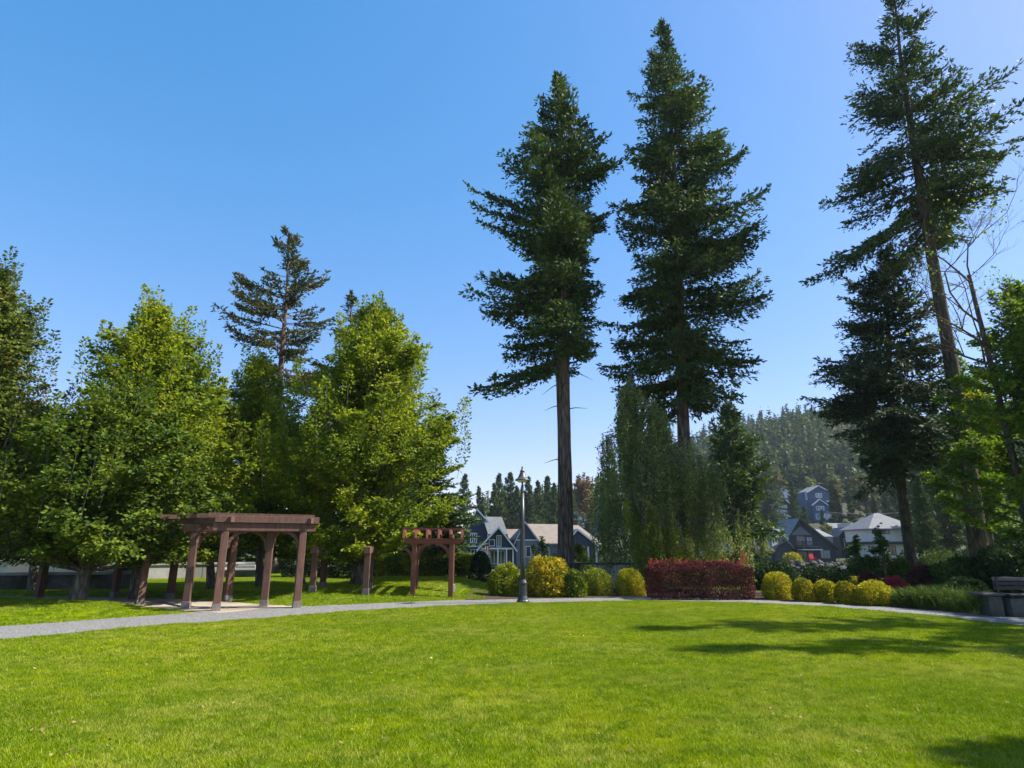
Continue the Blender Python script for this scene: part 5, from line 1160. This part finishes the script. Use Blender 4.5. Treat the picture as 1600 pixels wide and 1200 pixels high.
# hillside forest: far trees as one mass
rg = np.random.default_rng(66); tmpl = []
for sd_ in range(4):
    T = [(0,0,0,.2),(0,0,20,.02)]; n = 92; zf = rg.uniform(0, 1, n)**1.25; z = 1.5 + 18.5*zf; a = rg.uniform(0, 6.28, n); r = (20 - z)*(.19 + .05*sd_/3) + .15
    q = rg.uniform(.35, 1.0, n); c = np.stack([np.cos(a)*r*q, np.sin(a)*r*q, z], 1); d = nrm(np.stack([np.cos(a), np.sin(a), rg.uniform(-.5, .25, n)], 1))
    V, F = kites(c, d, rg.normal(0, .5, (n, 3)) + [0,0,1], rg.uniform(1.7, 3.5, n)*(1.2 - zf*.8), rg.uniform(1.25, 2.5, n)*(1.2 - zf*.8)); tmpl.append((V, F))
    V2, F2 = kites(c*[.45,.45,1], nrm(rg.normal(0, .4, (n, 3)) + [0,0,-1]), rg.normal(0, 1, (n, 3)), np.full(n, 3.4)*(1.2 - zf*.9), np.full(n, 2.4)*(1.2 - zf*.9)); tmpl[-1] = (np.concatenate([V, V2]), np.concatenate([F, F2 + len(V)]))
VV, FF, off = [], [], 0; cnt = 0
for y in np.arange(238, 466, 8.2):
    for a in np.arange(-.04, .92, 8.2/y):
        yy = y + rg.uniform(-3, 3); xx = yy*a + rg.uniform(-3, 3)
        if yy < 262 and .36 < a < .56: continue
        if a < .33 and yy > 400 and rg.random() < .5: continue
        s = rg.uniform(.55, 1.05) * (1.15 if rg.random() < .08 else 1); V, F = tmpl[rg.integers(4)]; an = rg.uniform(0, 6.28)
        Vr = np.stack([V[:, 0]*math.cos(an) - V[:, 1]*math.sin(an), V[:, 0]*math.sin(an) + V[:, 1]*math.cos(an), V[:, 2]], 1)*[s, s, s*rg.uniform(.9, 1.2)] + [xx, yy, float(hgt(xx, yy)) - .5]
        VV.append(Vr); FF.append(F + off); off += len(V); cnt += 1
print('forest trees', cnt)
tag(link('hillside_forest', mesh_np('hillside_forest', np.concatenate(VV), np.concatenate(FF)), M['firfar']), kind='stuff')
rg = np.random.default_rng(91); pc = []
for i in range(430):
    y = 122 + 150*rg.uniform(0, 1)**.8; a = rg.uniform(-.12, .98); x_ = a*y
    if (abs(x_ - PD(1283, 800, 215).x) < 8 and y < 214 and y > 190) or (abs(x_ - PD(1217, 800, 205).x) < 8 and 180 < y < 204): continue
    if .395 < a < .47 and 128 < y < 150: continue
    R_ = rg.uniform(1.6, 3.6) if y > 140 else rg.uniform(1.0, 1.8); n = 110; v = nrm(rg.normal(0, 1, (n, 3))); v[:, 2] = np.abs(v[:, 2])
    c = v * R_ * rg.uniform(.75, 1.1, n)[:, None] * [1, 1, .8] + [x_, y, float(hgt(x_, y)) - .2]
    pc.append((c, nrm(rg.normal(0, 1, (n, 3)) + v), v + rg.normal(0, .4, (n, 3)), R_*.46*rg.uniform(.6, 1.3, n), R_*.32*rg.uniform(.6, 1.3, n)))
tag(link('slope_thicket', leaf_mesh('slope_thicket', pc), M['thicket']), kind='stuff')
rg = np.random.default_rng(92); pc = []
for i in range(330):
    y = rg.uniform(225, 455); a = rg.uniform(-.06, 1.0); x_ = a*y
    if y < 262 and .30 < a < .56: continue
    R_ = rg.uniform(3.0, 6.0); n = 170; v = nrm(rg.normal(0, 1, (n, 3))); v[:, 2] = np.abs(v[:, 2])
    c = v * R_ * rg.uniform(.75, 1.15, n)[:, None] * [1, 1, 1.1] + [x_, y, float(hgt(x_, y)) + R_*rg.uniform(.8, 1.6)]
    pc.append((c, nrm(rg.normal(0, 1, (n, 3)) + v), v + rg.normal(0, .4, (n, 3)), R_*.36*rg.uniform(.6, 1.3, n), R_*.25*rg.uniform(.6, 1.3, n)))
tag(link('hillside_broadleaf_woods', leaf_mesh('hillside_broadleaf_woods', pc), M['hillmix']), kind='stuff')
# overhead cables
for i, (y0, y1, lb) in enumerate([(800, 786, 'upper overhead cable crossing in front of the hill'), (804, 791, 'lower overhead cable crossing in front of the hill')]):
    a, b = PD(1290, y0, 135), PD(1500, y1, 135); m = MB(); pts = [a.lerp(b, t/8) + Vector((0,0,-1.2*4*(t/8)*(1-t/8))) for t in range(9)]
    m.tube(pts, [.03]*9, 5).build('power_cable', M['shoe'], label=lb, cat='cable', group='overhead cables')

# ---------------------------------------------------------------- air
m = MB(); m.box((-900, -40, -3.5), (900, 900, 130)); hz = m.build('haze', None); hz['kind'] = 'stuff'
hm, t, n, l = new_mat('haze'); n.remove(n['Principled BSDF']); pv = n.new('ShaderNodeVolumePrincipled')
pv.inputs['Color'].default_value = (.72, .84, 1, 1); pv.inputs['Density'].default_value = .00015; pv.inputs['Anisotropy'].default_value = .2
l.new(pv.outputs[0], n['Material Output'].inputs['Volume']); hz.data.materials.clear(); hz.data.materials.append(hm)
